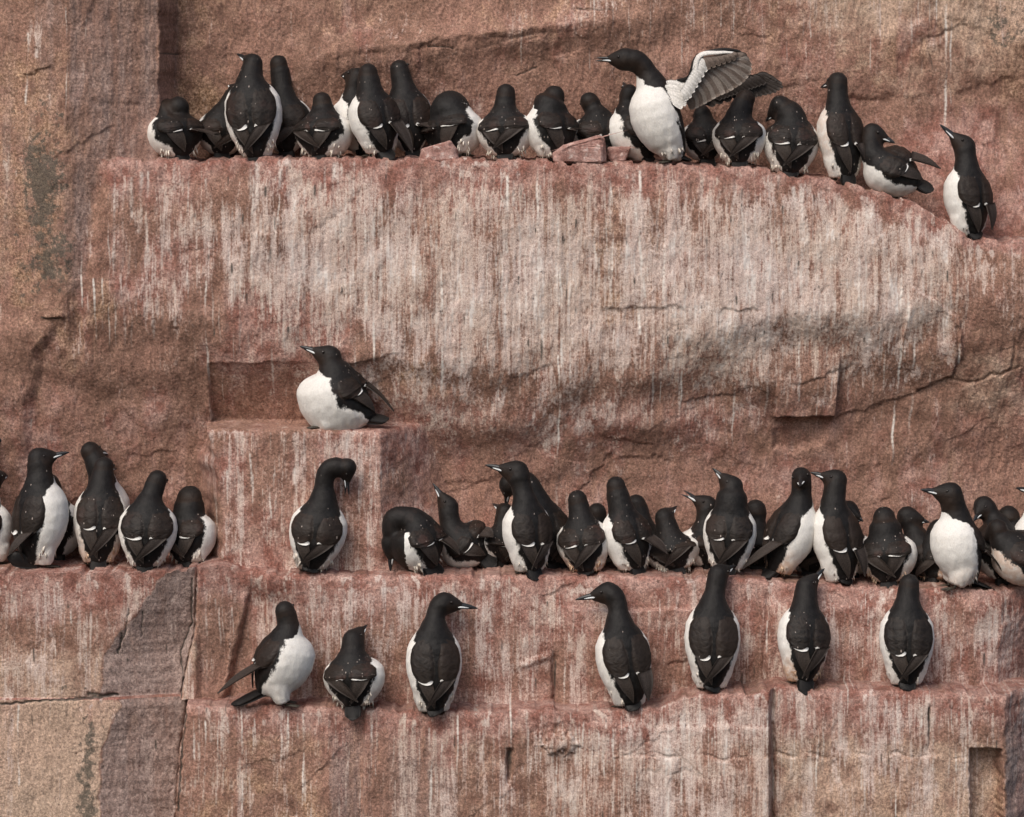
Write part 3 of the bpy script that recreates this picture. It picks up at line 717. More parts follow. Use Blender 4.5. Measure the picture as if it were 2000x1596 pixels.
M_BODY = plumage_material('guillemot_plumage', (0.0068, 0.0060, 0.0058), (0.023, 0.0130, 0.0083), (0.80, 0.775, 0.73))
M_WING = wing_material('closed_wing_feathers', (0.0080, 0.0065, 0.0058), (0.026, 0.0200, 0.0165))
M_PRIM = plain('primary_feathers', (0.038, 0.029, 0.0245), 0.6, 0.25, 0.35, 240)
M_TAIL = plain('tail_feathers', (0.014, 0.0125, 0.012), 0.6, 0.25, 0.3)
M_BILL = plain('black_bill', (0.017, 0.018, 0.020), 0.35, 0.4, 0.2)
M_GAPE = plain('pale_gape_stripe', (0.66, 0.68, 0.68), 0.5, 0.3, 0.08)
M_BAR = plain('white_secondary_tips', (0.78, 0.765, 0.73), 0.8, 0.2, 0.1)
M_EYE = plain('dark_eye', (0.010, 0.006, 0.004), 0.12, 0.6, 0.1)
M_TUFT = plain('ragged_flank_down', (0.66, 0.60, 0.52), 0.9, 0.15, 0.25, 90)
M_TUFT_S = plain('stained_flank_down', (0.52, 0.38, 0.27), 0.9, 0.15, 0.4, 90)
M_FOOT = plain('dark_webbed_foot', (0.055, 0.047, 0.036), 0.55, 0.3, 0.35)
M_UNDER = plain('underwing_grey_brown_feather', (0.165, 0.128, 0.107), 0.7, 0.2, 0.22, 240)
M_UNDER_P = plain('underwing_pale_feather', (0.27, 0.23, 0.20), 0.7, 0.2, 0.22, 240)
M_UNDER_D = plain('dark_flight_feather', (0.034, 0.026, 0.022), 0.6, 0.25, 0.3, 240)
M_COVERT = plain('white_underwing_covert', (0.66, 0.635, 0.60), 0.85, 0.2, 0.16, 200)

# ------------------------------------------------------------------ bird geometry (pixel units, x right, y into the cliff, z up)
def nrm(v):
    v = np.asarray(v, float)
    return v / (np.linalg.norm(v) + 1e-9)

def catmull(P, n):
    P = np.array(P, float)
    P = np.vstack([2 * P[0] - P[1], P, 2 * P[-1] - P[-2]])
    out = []; par = []
    for i in range(1, len(P) - 2):
        for j in range(n):
            t = j / n
            a, b, c, d = P[i - 1], P[i], P[i + 1], P[i + 2]
            out.append(0.5 * (2 * b + (c - a) * t + (2 * a - 5 * b + 4 * c - d) * t * t + (3 * b - a - 3 * c + d) * t ** 3))
            par.append(i - 1 + t)
    out.append(P[-2]); par.append(len(P) - 3)
    return np.array(out), np.array(par)

def frames(C, n0):
    T = np.gradient(C, axis=0)
    T /= np.linalg.norm(T, axis=1, keepdims=True) + 1e-9
    Nn = []
    n = np.asarray(n0, float)
    for t in T:
        n = n - t * np.dot(n, t)
        n = nrm(n)
        Nn.append(n)
    Nn = np.array(Nn)
    return T, Nn, np.cross(T, Nn)

def tube(C, Nn, B, rd, rv, rl, k=20):
    """closed tube: dorsal radius rd, ventral rv, lateral rl"""
    a = np.linspace(0, 2 * np.pi, k, endpoint=False)
    ca, sa = np.cos(a), np.sin(a)
    V = []
    for i in range(len(C)):
        r = np.where(ca > 0, rd[i], rv[i])
        V.append(C[i] + (r * ca)[:, None] * Nn[i] + (rl[i] * sa)[:, None] * B[i])
    V = np.vstack(V + [C[:1], C[-1:]])
    F = []
    n = len(C)
    for i in range(n - 1):
        for j in range(k):
            j2 = (j + 1) % k
            F.append((i * k + j, i * k + j2, (i + 1) * k + j2, (i + 1) * k + j))
    for j in range(k):
        j2 = (j + 1) % k
        F.append((n * k, j2, j)); F.append((n * k + 1, (n - 1) * k + j, (n - 1) * k + j2))
    return V, F

def sheet(top, thick, nrmv):
    """closed slab from an (a,b,3) grid: lower copy pushed along -normal"""
    a, b = top.shape[:2]
    low = top - nrmv * np.asarray(thick)[..., None] if np.ndim(thick) else top - nrmv * thick
    V = np.vstack([top.reshape(-1, 3), low.reshape(-1, 3)])
    F = []
    o = a * b
    for i in range(a - 1):
        for j in range(b - 1):
            q = (i * b + j, i * b + j + 1, (i + 1) * b + j + 1, (i + 1) * b + j)
            F.append(q); F.append(tuple(o + x for x in q[::-1]))
    ring = [i * b for i in range(a)] + [(a - 1) * b + j for j in range(1, b)] + [i * b + b - 1 for i in range(a - 2, -1, -1)] + [j for j in range(b - 2, 0, -1)]
    for x, y in zip(ring, ring[1:] + ring[:1]):
        F.append((x, o + x, o + y, y))
    return V, F

def bake(name, V, F, mat, attrs=None, smooth=True):
    me = bpy.data.meshes.new(name)
    me.from_pydata((np.asarray(V) * PX).tolist(), [], [tuple(int(i) for i in f) for f in F])
    me.update()
    me.polygons.foreach_set('use_smooth', [smooth] * len(me.polygons))
    me.materials.append(mat)
    for k, val in (attrs or {}).items():
        val = np.asarray(val, np.float32)
        if val.ndim == 1:
            at = me.attributes.new(k, 'FLOAT', 'POINT'); at.data.foreach_set('value', val)
        else:
            at = me.attributes.new(k, 'FLOAT_VECTOR', 'POINT'); at.data.foreach_set('vector', val.ravel())
    return me

def voxel_union(pieces, voxel):
    """one continuous skin over overlapping closed pieces"""
    V = []; F = []; off = 0
    for v, f in pieces:
        V.append(v); F += [tuple(i + off for i in q) for q in f]; off += len(v)
    V = np.vstack(V)
    me = bpy.data.meshes.new('union')
    me.from_pydata(V.tolist(), [], F); me.update()
    ob = bpy.data.objects.new('union', me); COL.objects.link(ob)
    m = ob.modifiers.new('r', 'REMESH'); m.mode = 'VOXEL'; m.voxel_size = voxel
    s = ob.modifiers.new('s', 'SMOOTH'); s.factor = 0.5; s.iterations = 4
    dg = bpy.context.evaluated_depsgraph_get()
    ev = ob.evaluated_get(dg)
    em = ev.to_mesh()
    co = np.empty(len(em.vertices) * 3); em.vertices.foreach_get('co', co)
    fc = [tuple(p.vertices) for p in em.polygons]
    ev.to_mesh_clear()
    bpy.data.objects.remove(ob); bpy.data.meshes.remove(me)
    return co.reshape(-1, 3), fc

BODY_T = [-.06, 0, .1, .25, .42, .58, .75, .88, 1.0, 1.25, 1.5, 1.8, 2.0]
BODY_R = [.14, .30, .53, .80, .95, 1.0, .95, .77, .54]
foot_mesh = None
GROUP = 'guillemots gathered on the cliff ledges'

def foot_me():
    """webbed foot with three toes, and the short leg above it"""
    V, F = [], []
    off = 0
    def addp(v, f):
        nonlocal off
        V.append(v); F.extend([tuple(i + off for i in q) for q in f]); off += len(v)
    C = np.array([[0, 0, 26], [0, 1, 14], [0, 2, 5], [0, 4, 3]], float)
    T, Nn, B = frames(C, (1, 0, 0)); r = np.array([4.5, 3.2, 3.2, 2.5])
    addp(*tube(C, Nn, B, r, r, r, 8))
    for a in (-24, 0, 22):
        d = np.array([math.sin(math.radians(a)), math.cos(math.radians(a)), 0])
        L = 27 if a == 0 else 24
        C = np.array([[0, 2, 3], d * L * .5 + [0, 2, 2.6], d * L * .9 + [0, 2, 1.6], d * (L + 3) + [0, 2, .6]])
        T, Nn, B = frames(C, (0, 0, 1)); r = np.array([2.4, 2.0, 1.6, .5])
        addp(*tube(C, Nn, B, r, r, r * 1.1, 8))
    g = np.array([[[math.sin(math.radians(a)) * L * (.93 if a in (-12, 11) else 1), 2 + math.cos(math.radians(a)) * L * (.9 if a in (-12, 11) else 1), 2.0 - L * .03] for L in (3, 13, 23)] for a in (-24, -12, 0, 11, 22)])
    nv = np.zeros_like(g); nv[..., 2] = 1
    addp(*sheet(g, 1.2, nv))
    return bake('foot', np.vstack(V), F, M_FOOT)

def make_bird(spec):
    """spec: ledge k, depth w, feet/vent base B, shoulder S, head centre H, bill tip T (photo pixels), half width W, yaw of the back"""
    global foot_mesh
    if foot_mesh is None:
        foot_mesh = foot_me()
    g = spec.get
    w = g('w', 30.0); kk = 1 + w / DPX
    bu = 1000 + (spec['B'][0] - 1000) * kk
    bv_photo = HZ + (spec['B'][1] - HZ) * kk
    if g('ledge'):
        gv, wmin, wmax = ledge_v(1000 + (bu - 1000) / (1 + float(wnom(spec['B'][1])) / DPX), w, g('ledge'))
        if abs(gv - bv_photo) > 60:
            gv = bv_photo
    else:
        gv = bv_photo
    root_z = gv
    def loc(p, d=0.0):
        """photo pixel -> local pixel space around the base, at depth offset d"""
        k2 = 1 + (w + d) / DPX
        return np.array([(1000 + (p[0] - 1000) * k2) - bu, d, root_z - (HZ + (p[1] - HZ) * k2)])
    if not g('feet', True) and 'thr' not in spec:
        spec['thr'] = 0.28
    yaw = math.radians(spec['yaw'])
    n0 = np.array([math.sin(yaw), -math.cos(yaw), 0.0]); f = -n0
    W = spec['W'] * (1.0 if g('ledge') == 3 else 1.05)
    lift = g('lift', 0.085)
    S0 = loc(spec['S']); L0 = np.linalg.norm(S0)
    lean = g('lean', 0.20)
    base = loc(g('V', spec['B'])) if 'V' in spec else np.zeros(3)
    S = loc(spec['S'], lean * f[1] * L0 + g('sd', 0))
    ax = S - base
    Vn = base + ax * lift if 'V' not in spec else base
    if 'V' not in spec:
        Vn = Vn + n0 * W * 0.12
    ax = nrm(S - Vn); L = np.linalg.norm(S - Vn)
    n0 = nrm(n0 - ax * np.dot(n0, ax))
    lat0 = np.cross(ax, n0)
    hl = np.linalg.norm(np.array(spec['H']) - np.array(spec['S']))
    Hd = S[1] + g('hd', 0.12 * hl * f[1] * 2)
    H = loc(spec['H'], Hd)
    hs = g('hs', 1.0)
    LB = 60.0 * hs
    if g('T'):
        p2 = loc(spec['T'], Hd) - H
        pl = math.hypot(p2[0], p2[2])
        dy = math.sqrt(max(0.0, LB * LB - pl * pl)) * g('ts', 1)
        T = loc(spec['T'], Hd + dy)
        LBt = np.linalg.norm(T - H)
    else:
        d = nrm(g('dir', (0.15 * f[0] + 0.1, 0.9, -0.18)))
        T = H + d * LB; LBt = LB
    d = nrm(T - H)
    # ---- spine
    belly = g('belly', 0.06)
    Mid = Vn + (S - Vn) * 0.52 - n0 * W * belly * 2
    Nk = S * 0.5 + H * 0.5 + ax * 0.10 * np.linalg.norm(H - S) + np.array(g('nk', (0, 0, 0)), float)
    C, par = catmull([Vn, Mid, S, Nk, H], 12)
    tau = np.where(par <= 2, par / 2, 1 + (par - 2) / 2)
    C = np.vstack([Vn - ax * L * 0.05, C]); tau = np.concatenate([[-.06], tau])
    Tn, Nn, Bn = frames(C, n0)
    hr = 20.5 * hs * g('hr', 1.0); nr = g('nr', 22.0)
    hump = nr > 28.5
    nr = nr if hump else nr * 0.85
    BR = [q * W for q in BODY_R]
    if hump:
        BR[-1] = max(BR[-1], nr + 2); BR[-2] = max(BR[-2], nr + 2)
    BR = BR + [nr + (1 if hump else 0.8), nr, hr, hr * .55]
    rl = np.interp(tau, BODY_T, BR)
    rd = np.interp(tau, BODY_T, [q * g('dd', .80) if i < 8 else q for i, q in enumerate(BR)])
    rv = np.interp(tau, BODY_T, [q * g('dv', .98) if i < 8 else q for i, q in enumerate(BR)])
    pieces = [tube(C, Nn, Bn, rd, rv, rl, 24)]
    # ---- head
    tn = nrm(H - Nk)
    up = tn + 0.35 * Nn[-1] + np.array([0, 0, 0.25])
    up = nrm(up - d * np.dot(up, d)); side = np.cross(d, up)
    hx = np.array([-21, -19, -12, -2, 8, 17, 25, 33, 38]) * hs
    hru = np.array([2, 9, 17, 20.5, 19.5, 15.5, 11, 7.0, 3]) * hs * g('hr', 1.0)
    hrl = hru * np.array([1, 1, .98, .96, .9, .82, .72, .6, .5])
    HC = H + hx[:, None] * d - up * np.clip(hx, 0, 99)[:, None] * 0.06
    HN = np.repeat(up[None], len(hx), 0); HB = np.repeat(side[None], len(hx), 0)
    pieces.append(tube(HC, HN, HB, hru, hru * 1.02, hrl, 18))
    # thigh and belly fluff reaching the ledge
    if g('feet', True):
        for sg in (1, -1):
            p0 = Vn + ax * L * .26 + f * W * .18 + np.array([f[1], -f[0], 0]) * sg * 17
            p1 = np.array([0, 0, 7.0]) + np.array(g('fo', (0, 0, 0)), float) + f * 11 + np.array([f[1], -f[0], 0]) * sg * 15
            if p0[2] > 12:
                CT = np.array([p0, p0 * .5 + p1 * .5, p1]); TF, NF, BF = frames(CT, (1, .1, .1)); rt = np.array([25, 22, 13.0]) * g('th', 1.0)
                pieces.append(tube(CT, NF, BF, rt, rt, rt, 12))
    vox = g('vox', 4.0)
    co, fc = voxel_union(pieces, vox)
    # ---- masks on the skin
    CH = np.vstack([C, HC[3:]]); TA = np.concatenate([tau, np.full(len(HC) - 3, 2.2)])
    NH = np.vstack([Nn, HN[3:]]); TT = np.vstack([Tn, np.repeat(d[None], len(HC) - 3, 0)])
    dd = ((co[:, None, :] - CH[None]) ** 2).sum(-1)
    i1 = dd.argmin(1)
    rel = co - CH[i1]
    rel = rel - TT[i1] * (rel * TT[i1]).sum(1, keepdims=True)
    cph = (rel * NH[i1]).sum(1) / (np.linalg.norm(rel, axis=1) + 1e-6)
    # smooth tau by projecting along the tangent
    alen = (co - CH[i1]); alen = (alen * TT[i1]).sum(1)
    tl = TA[i1] + np.where(TA[i1] <= 1, alen / L, alen / max(hl, 20))
    thr = np.interp(tl, [-.2, 0, .1, .3, .8, .92, 1.02, 1.30, 1.5], [0.1, .28, .46, g('thr', .52), g('thr', .52), .22, -.45, -1.02, -2.2])
    pale = thr - cph
    pale = np.where(TA[i1] > 1.9, -2, pale)
    nz = fbm(co[:, 0] / 13 + spec['B'][0], co[:, 2] / 19 + co[:, 1] / 13, 3, 12)
    pale = pale + 0.12 * nz
    hood = np.clip((tl - 0.95) / 0.5, 0, 1) * np.clip(0.55 - 0.9 * cph, 0.12, 1)
    hood = np.where(TA[i1] >= 2.2, np.clip(0.6 - 0.8 * ((co - H) @ up) / 18, 0.1, 1), hood)
    dirt = np.full(len(co), g('dirt', 0.15)) * np.interp(tl, [0, .9, 1.15, 3], [1, 1, .25, .12])
    stain = g('stain', 0.1) * sstep(0.45, 0.02, tl) + g('stain_all', 0.0) * sstep(.2, .35, tl)
    # downy unevenness of the skin
    nd = fbm(co[:, 0] / 9 + 7, co[:, 2] / 11 + co[:, 1] / 8, 2, 17)
    dirv = rel / (np.linalg.norm(rel, axis=1, keepdims=True) + 1e-6)
    fl = np.interp(tl, [-.2, 0, .25, .5, 1.2], [4.2, 3.2, 1.3, .8, .5])
    co = co + dirv * (nd * fl)[:, None]
    me = bake('body', co, fc, M_BODY, dict(pale=pale, hood=hood, dirt=dirt, stain=stain))
    root = bpy.data.objects.new('guillemot', None); COL.objects.link(root)
    root.empty_display_size = 0.05
    root.location = ((bu - 1000) * PX, w * PX, (798 - root_z) * PX)
    root['label'] = spec['label']; root['category'] = 'seabird'; root['group'] = GROUP
    obj('body', me, root)

    # ---- surface of the body for the wings
    def frame_at(t):
        return [np.array([np.interp(t, tau, q[:, i]) for i in range(3)]) for q in (C, Nn, Bn)]
    def surf(t, phi, sgn, off):
        c, n, b = frame_at(t)
        cp, s_ = math.cos(phi), math.sin(phi)
        r_d = np.interp(t, tau, rd) if cp > 0 else np.interp(t, tau, rv)
        r_l = np.interp(t, tau, rl)
        outward = nrm(n * cp / r_d + sgn * b * s_ / r_l)
        return c + n * r_d * cp + sgn * b * r_l * s_ + outward * off, outward
    R = math.radians
    rnd = random.Random(int(spec['B'][0] * 7 + spec['B'][1]))
    wsc = g('wing', 1.0)
    tend = g('tend', 0.30)
    cross = g('cross', 1)            # which wing tip lies on top: +1 or -1
    wings = g('wings', (1, -1))
    for sgn in wings:
        nu, nv = 22, 13
        G = np.zeros((nu, nv, 3)); O = np.zeros((nu, nv, 3)); lay = np.zeros((nu, nv, 3))
        te = tend + rnd.uniform(-.02, .02)
        for i in range(nu):
            u_ = i / (nu - 1)
            for j in range(nv):
                v_ = j / (nv - 1)
                t_end = te + 0.11 * v_ ** 2.2 - 0.035 * math.sin(v_ * math.pi) + 0.03 * max(0, 1 - v_ * 8)
                t = 0.985 + (t_end - 0.985) * u_
                pl_ = np.interp(u_, [0, .08, .2, .5, .85, 1], [34, 50, 62, 66, 60, 52]) * wsc
                pm = np.interp(u_, [0, .25, .6, .85, 1], [20, 7, 1.5, 2.5, 6])
                phi = R(pm + (pl_ - pm) * v_)
                e = min(u_ * 6, (1 - v_) * 5, v_ * 7, 1)
                off = (-2.5 + 7.5 * min(1, u_ * 1.5) * math.sqrt(max(0, min(1, e)))) + 2.2 * u_ ** 3
                off += 0.7 * math.sin(v_ * 17 + u_ * 3) * u_ + 0.5 * perlin(np.array([u_ * 9 + spec['B'][0]]), np.array([v_ * 5.0]), 3)[0]
                G[i, j], O[i, j] = surf(t, phi, sgn, off)
                lay[i, j] = (u_ * 11, v_ * 7 + 0.5 * (int(u_ * 11) % 2), spec['B'][0])
        th = np.full((nu, nv), 7.0)
        V_, F_ = sheet(G, th, O)
        lv = np.concatenate([lay.reshape(-1, 3)] * 2)
        wob = obj('wing', bake('wing', V_, F_, M_WING, dict(lay=lv, dirt=np.full(len(V_), g('dirt', .15)))), root)
        # white tips of the secondaries
        if g('bar', True):
            nb = 14; bl_ = rnd.uniform(.42, .72) * g('barl', 1.0)
            P_ = np.zeros((nb, 3, 3)); Q_ = np.zeros((nb, 3, 3))
            for i in range(nb):
                v_ = 0.05 + bl_ * i / (nb - 1)
                hw = np.interp(i / (nb - 1), [0, .12, .45, 1], [.07, .19, .085, .02]) * g('barw', 1.0)
                for j in range(3):
                    x = (nu - 1) * (1.0 - hw * 0.5 * j / 2 * 1.0)
                    y = v_ * (nv - 1)
                    i0 = min(int(x), nu - 2); j0 = min(int(y), nv - 2); fx, fy = x - i0, y - j0
                    pt = (G[i0, j0] * (1 - fx) * (1 - fy) + G[i0 + 1, j0] * fx * (1 - fy) + G[i0, j0 + 1] * (1 - fx) * fy + G[i0 + 1, j0 + 1] * fx * fy)
                    on = O[i0, j0]
                    P_[i, j] = pt + on * (1.6 if j == 1 else 0.9); Q_[i, j] = on
            V2, F2 = sheet(P_, 3.0, Q_)
            obj('wing_bar', bake('wing_bar', V2, F2, M_BAR), wob)
        # primaries: a tapering blade past the wing end
        on_top = (sgn == cross)
        nb = 12
        vt, no = surf(0.03, 0.0, 1, 0)
        tip = vt + no * (12 if on_top else 4) - ax * g('pl', 6) + sgn * lat0 * (-20 if on_top else 2)
        if on_top and g('wt'):
            tip = loc(spec['wt'], Vn[1] + n0[1] * W * 0.45 + g('wtd', 0))
        elif (not on_top) and g('wt2'):
            tip = loc(spec['wt2'], Vn[1] + n0[1] * W * 0.45)
        P_ = np.zeros((nb, 5, 3)); Q_ = np.zeros((nb, 5, 3))
        ea, eb = G[nu - 1, 1] * .5 + G[nu - 2, 1] * .5, G[nu - 2, int(nv * .72)]
        oa = O[nu - 1, 2]; ob_ = O[nu - 1, int(nv * .6)]
        for i in range(nb):
            s_ = i / (nb - 1)
            a_ = ea + (tip - ea) * s_; b_ = eb + (tip - eb) * s_
            bulge_ = math.sin(math.pi * min(1, s_ * .98)) * 5
            wv = (b_ - a_)
            for j in range(5):
                q = j / 4
                p = a_ + wv * q + nrm(eb - ea) * (bulge_ * (q - .5) * 1.6)
                o_ = nrm(oa * (1 - q) + ob_ * q)
                P_[i, j] = p + o_ * ((5.5 if on_top else 0.5) + bulge_ * 0.9 - 1.4 * abs(q - .5) * 2); Q_[i, j] = o_
        thk = np.repeat(np.linspace(4.0, 1.2, nb)[:, None], 5, 1)
        V2, F2 = sheet(P_, thk, Q_)
        obj('primary_feathers', bake('primary_feathers', V2, F2, M_PRIM), wob)

    # ---- ragged down at the flanks and thighs
    if g('feet', True) and g('tuft', True):
        V2, F2, off = [], [], 0
        for sg in (1, -1):
            for q in range(13):
                ph = R(rnd.uniform(62, 150)); t0 = rnd.uniform(.05, .20)
                p, o_ = surf(t0, ph, sg, -2.5)
                dr = nrm(-ax * 1.0 + o_ * rnd.uniform(-.05, .35) + lat0 * rnd.uniform(-.25, .25)) * rnd.uniform(9, 19)
                e1 = nrm(np.cross(dr, o_)); wd = rnd.uniform(1.6, 3.2)
                V2 += [p + e1 * wd, p - e1 * wd, p + o_ * wd * .9, p - o_ * wd * .6, p + dr * .55 + e1 * wd * .8 + o_, p + dr * .55 - e1 * wd * .8 + o_, p + dr]
                F2 += [tuple(off + i for i in f_) for f_ in ((0, 2, 4), (2, 5, 4), (2, 1, 5), (4, 5, 6), (0, 4, 3), (3, 4, 6), (3, 6, 5), (3, 5, 1), (0, 3, 1), (0, 1, 2))]
                off += 7
        tf = obj('flank_down', bake('flank_down', np.array(V2), F2, M_TUFT_S if g('stain', .1) > .4 else M_TUFT), root)
        tf['kind'] = 'stuff'
    # ---- tail
    tl_len = g('tail', 30)
    td = nrm(-ax + n0 * g('tup', 0.10))
    if g('tt'):
        tt = loc(spec['tt'], Vn[1] + n0[1] * 14)
        td = nrm(tt - Vn); tl_len = np.linalg.norm(tt - Vn) - 4
    tlat = nrm(np.cross(td, n0)); tnv = nrm(np.cross(tlat, td))
    if np.dot(tnv, n0) < 0: tnv = -tnv
    na, nb = 8, 9
    P_ = np.zeros((na, nb, 3)); Q_ = np.zeros((na, nb, 3))
    for i in range(na):
        s_ = i / (na - 1)
        for j in range(nb):
            q = (j / (nb - 1) - .5) * 2
            wd = np.interp(s_, [0, .5, .85, 1], [13, 17, 15, 9]) * g('tw', 1.0)
            ln = s_ * (tl_len + 8) * (1 - 0.13 * q * q * s_) - 8
            P_[i, j] = Vn + td * ln + tlat * q * wd + tnv * (5 - 3.5 * q * q + 0.8 * math.cos(q * 14) * s_ + 3 * (1 - s_)); Q_[i, j] = tnv
    thk = np.repeat(np.linspace(9, 2.0, na)[:, None], nb, 1)
    V2, F2 = sheet(P_, thk, Q_)
    obj('tail', bake('tail', V2, F2, M_TAIL), root)

    # ---- bill, gape stripes, eyes
    if not g('nohead'):
        b0 = 27 * hs; BL = LBt - b0
        sx = np.linspace(0, 1, 9)
        bc = H + d * (b0 + sx * BL)[:, None] - up * (0.06 * 27 * hs + 1.2 + 2.6 * sx ** 2)[:, None]
        bu_ = np.interp(sx, [0, .25, .6, .9, 1], [7.2, 5.8, 4.0, 1.8, .5]) * hs
        bd_ = np.interp(sx, [0, .3, .55, .9, 1], [5.8, 5.4, 4.4, 1.6, .4]) * hs
        bl_ = np.interp(sx, [0, .3, .6, .9, 1], [5.2, 3.8, 2.5, 1.1, .4]) * hs
        gap = g('gape', 0.0)
        BT, BN, BB = frames(bc, up)
        if gap:
            # open bill: two mandibles
            bpar = None
            for s2 in (1, -1):
                cc = bc + up * (s2 * (2.2 + gap * sx * BL))[:, None]
                V2, F2 = tube(cc, BN, BB, bu_ * .55, bd_ * .5, bl_, 10)
                if s2 == 1:
                    bpar = obj('bill', bake('bill', V2, F2, M_BILL), root)
                else:
                    obj('lower_mandible', bake('lower_mandible', V2, F2, M_BILL), bpar)
        else:
            V2, F2 = tube(bc, BN, BB, bu_, bd_, bl_, 12)
            bpar = obj('bill', bake('bill', V2, F2, M_BILL), root)
        for sg in (1, -1):
            q = np.linspace(-.10, .52, 6)
            cc = np.stack([[np.interp(x, sx, bc[:, i]) for i in range(3)] for x in q]) + d * (np.minimum(q, 0) * BL)[:, None]
            cc = cc + side * sg * (np.interp(q, sx, bl_) + np.array([1.7, .9, .5, .3, .2, .1]) * hs)[:, None] - up * (1.6 * hs)
            r = np.array([.7, 1.6, 1.7, 1.4, 1.0, .4]) * hs * g('gs', 1.0)
            T3, N3, B3 = frames(cc, up)
            V2, F2 = tube(cc, N3, B3, r, r, r * .8, 6)
            obj('gape_stripe', bake('gape_stripe', V2, F2, M_GAPE), bpar)
            ec = H + d * 12.5 * hs + up * 5.0 * hs + side * sg * 14.6 * hs
            th_, ph_ = np.meshgrid(np.linspace(0, np.pi, 7), np.linspace(0, 2 * np.pi, 10, endpoint=False), indexing='ij')
            sp = np.stack([np.sin(th_) * np.cos(ph_), np.sin(th_) * np.sin(ph_), np.cos(th_)], -1)
            er = 2.7 * hs
            V2 = (ec + er * sp).reshape(-1, 3)
            F2 = [(i * 10 + j, i * 10 + (j + 1) % 10, (i + 1) * 10 + (j + 1) % 10, (i + 1) * 10 + j) for i in range(6) for j in range(10)]
            obj('eye', bake('eye', V2, F2, M_EYE), root)
    # ---- feet
    if g('feet', True):
        for sg in (1, -1):
            fo = obj('foot', foot_mesh, root)
            fp = base * 0 + np.array(g('fo', (0, 0, 0)), float) + f * 12 + np.array([f[1], -f[0], 0]) * sg * 15
            fo.location = Vector(fp * PX)
            fo.rotation_euler = (0, 0, math.atan2(-f[0], f[1]) + sg * -0.12)
    return root, dict(loc=loc, S=S, Vn=Vn, H=H, n0=n0, ax=ax, lat=lat0, surf=surf)

def B(label, **k):
    k['label'] = label
    return make_bird(k)

# ------------------------------------------------------------------ upper ledge
B('hunched bird with hidden head and white flank, first on the upper ledge beside the column',
  ledge=1, w=60, B=(352, 303), S=(338, 226), H=(347, 210), W=56, yaw=34, dir=(.5, .8, -.5), nr=32, hr=1.15, wt=(415, 268), tend=.36, dirt=.35, lean=.3, hd=-6, thr=.22)
B('dark crouching bird squeezed between the hunched first bird and the tall bird with white edges',
  ledge=1, w=130, B=(432, 303), S=(436, 225), H=(462, 182), T=(444, 152), W=52, yaw=10, dirt=.3, bar=False, feet=False)
B('tall bird seen from behind, white edge down each side, bill tip pointing up left',
  ledge=1, w=48, B=(501, 302), S=(490, 162), H=(494, 124), T=(463, 100), W=55, yaw=-4, dirt=.35, nr=27, lift=.06, lean=.16, tail=22)
B('slim dark neck and round head rising right behind the tall bird with two white edges',
  ledge=1, w=140, B=(562, 303), S=(553, 195), H=(545, 126), W=52, yaw=-10, dirt=.1, dir=(.1, .95, -.2), nr=24, thr=.1, bar=False, feet=False)
B('low dirty bird with a round head and white right flank, left of the slanting bird',
  ledge=1, w=50, B=(627, 303), S=(631, 226), H=(629, 199), W=58, yaw=-26, dirt=.9, dir=(.1, .9, -.3), nr=27, tend=.34, lean=.3, cross=-1, thr=.32)
B('bird facing left whose dark face and white breast show behind the slanting white striped bird',
  ledge=1, w=125, B=(700, 303), S=(690, 196), H=(696, 150), T=(668, 145), W=48, yaw=62, hs=.95, ts=.3, feet=False)
B('slanting bird with a long white stripe on its left, tail over the upper ledge edge',
  ledge=1, w=34, B=(748, 304), S=(723, 182), H=(719, 143), W=49, yaw=30, dirt=.4, dir=(.1, .95, -.2), wt=(803, 300), tt=(770, 317), tend=.33, nr=27, lean=.12)
B('upright dark bird with a thick neck turned right, behind the slanting white striped bird',
  ledge=1, w=105, B=(806, 303), S=(789, 180), H=(780, 136), T=(800, 114), W=50, yaw=14, dirt=.35, nr=25, wt=(850, 255), wtd=-20, feet=False)
B('round backed bird bent over with its head hidden, behind the low flat reddish stone',
  ledge=1, w=70, B=(884, 300), S=(880, 222), H=(868, 212), W=60, yaw=-34, dirt=.25, dir=(-.4, .8, -.6), nr=40, hr=1.25, wt=(848, 256), cross=-1, tend=.38, hd=25, lean=.35, sd=0, thr=.22)
B('crouching dirty bird with an upright neck, right of the round backed bent over bird',
  ledge=1, w=45, B=(988, 306), S=(986, 222), H=(988, 183), W=56, yaw=-8, dirt=.7, dir=(.05, .95, -.2), nr=25, lean=.28, tend=.34, tail=18)
B('bird with hidden head and broad white left side, just left of the large pink stone',
  ledge=1, w=46, B=(1084, 306), S=(1074, 212), H=(1082, 188), W=52, yaw=36, dirt=.35, dir=(.55, .8, -.5), nr=32, hr=1.1, wt=(1158, 258), tend=.40, lean=.25, tail=16, thr=.3)
B('small dark headed dirty bird behind the large pink stone',
  ledge=1, w=110, B=(1175, 303), S=(1164, 226), H=(1151, 199), W=54, yaw=18, dirt=.6, dir=(-.1, .9, -.3), wt=(1208, 262), feet=False)
B('bird with its bill pointing straight up, half hidden behind the bird spreading its wings',
  ledge=1, w=95, B=(1262, 306), S=(1228, 216), H=(1229, 184), T=(1218, 156), W=53, yaw=48, dirt=.35, wt=(1290, 262), feet=False)
flap_root, FL = B('large upright bird flapping its raised wings, white belly, head stretched out to the left',
  ledge=1, w=30, B=(1322, 309), S=(1272, 166), H=(1222, 116), T=(1163, 111), W=56, yaw=100, dirt=.04, wings=(), thr=.42, nr=24, hs=1.08, hr=1.05, tt=(1353, 318), gape=.02, lean=.1, ts=0.2, nk=(6, 0, 10), dd=.72, lift=.07)
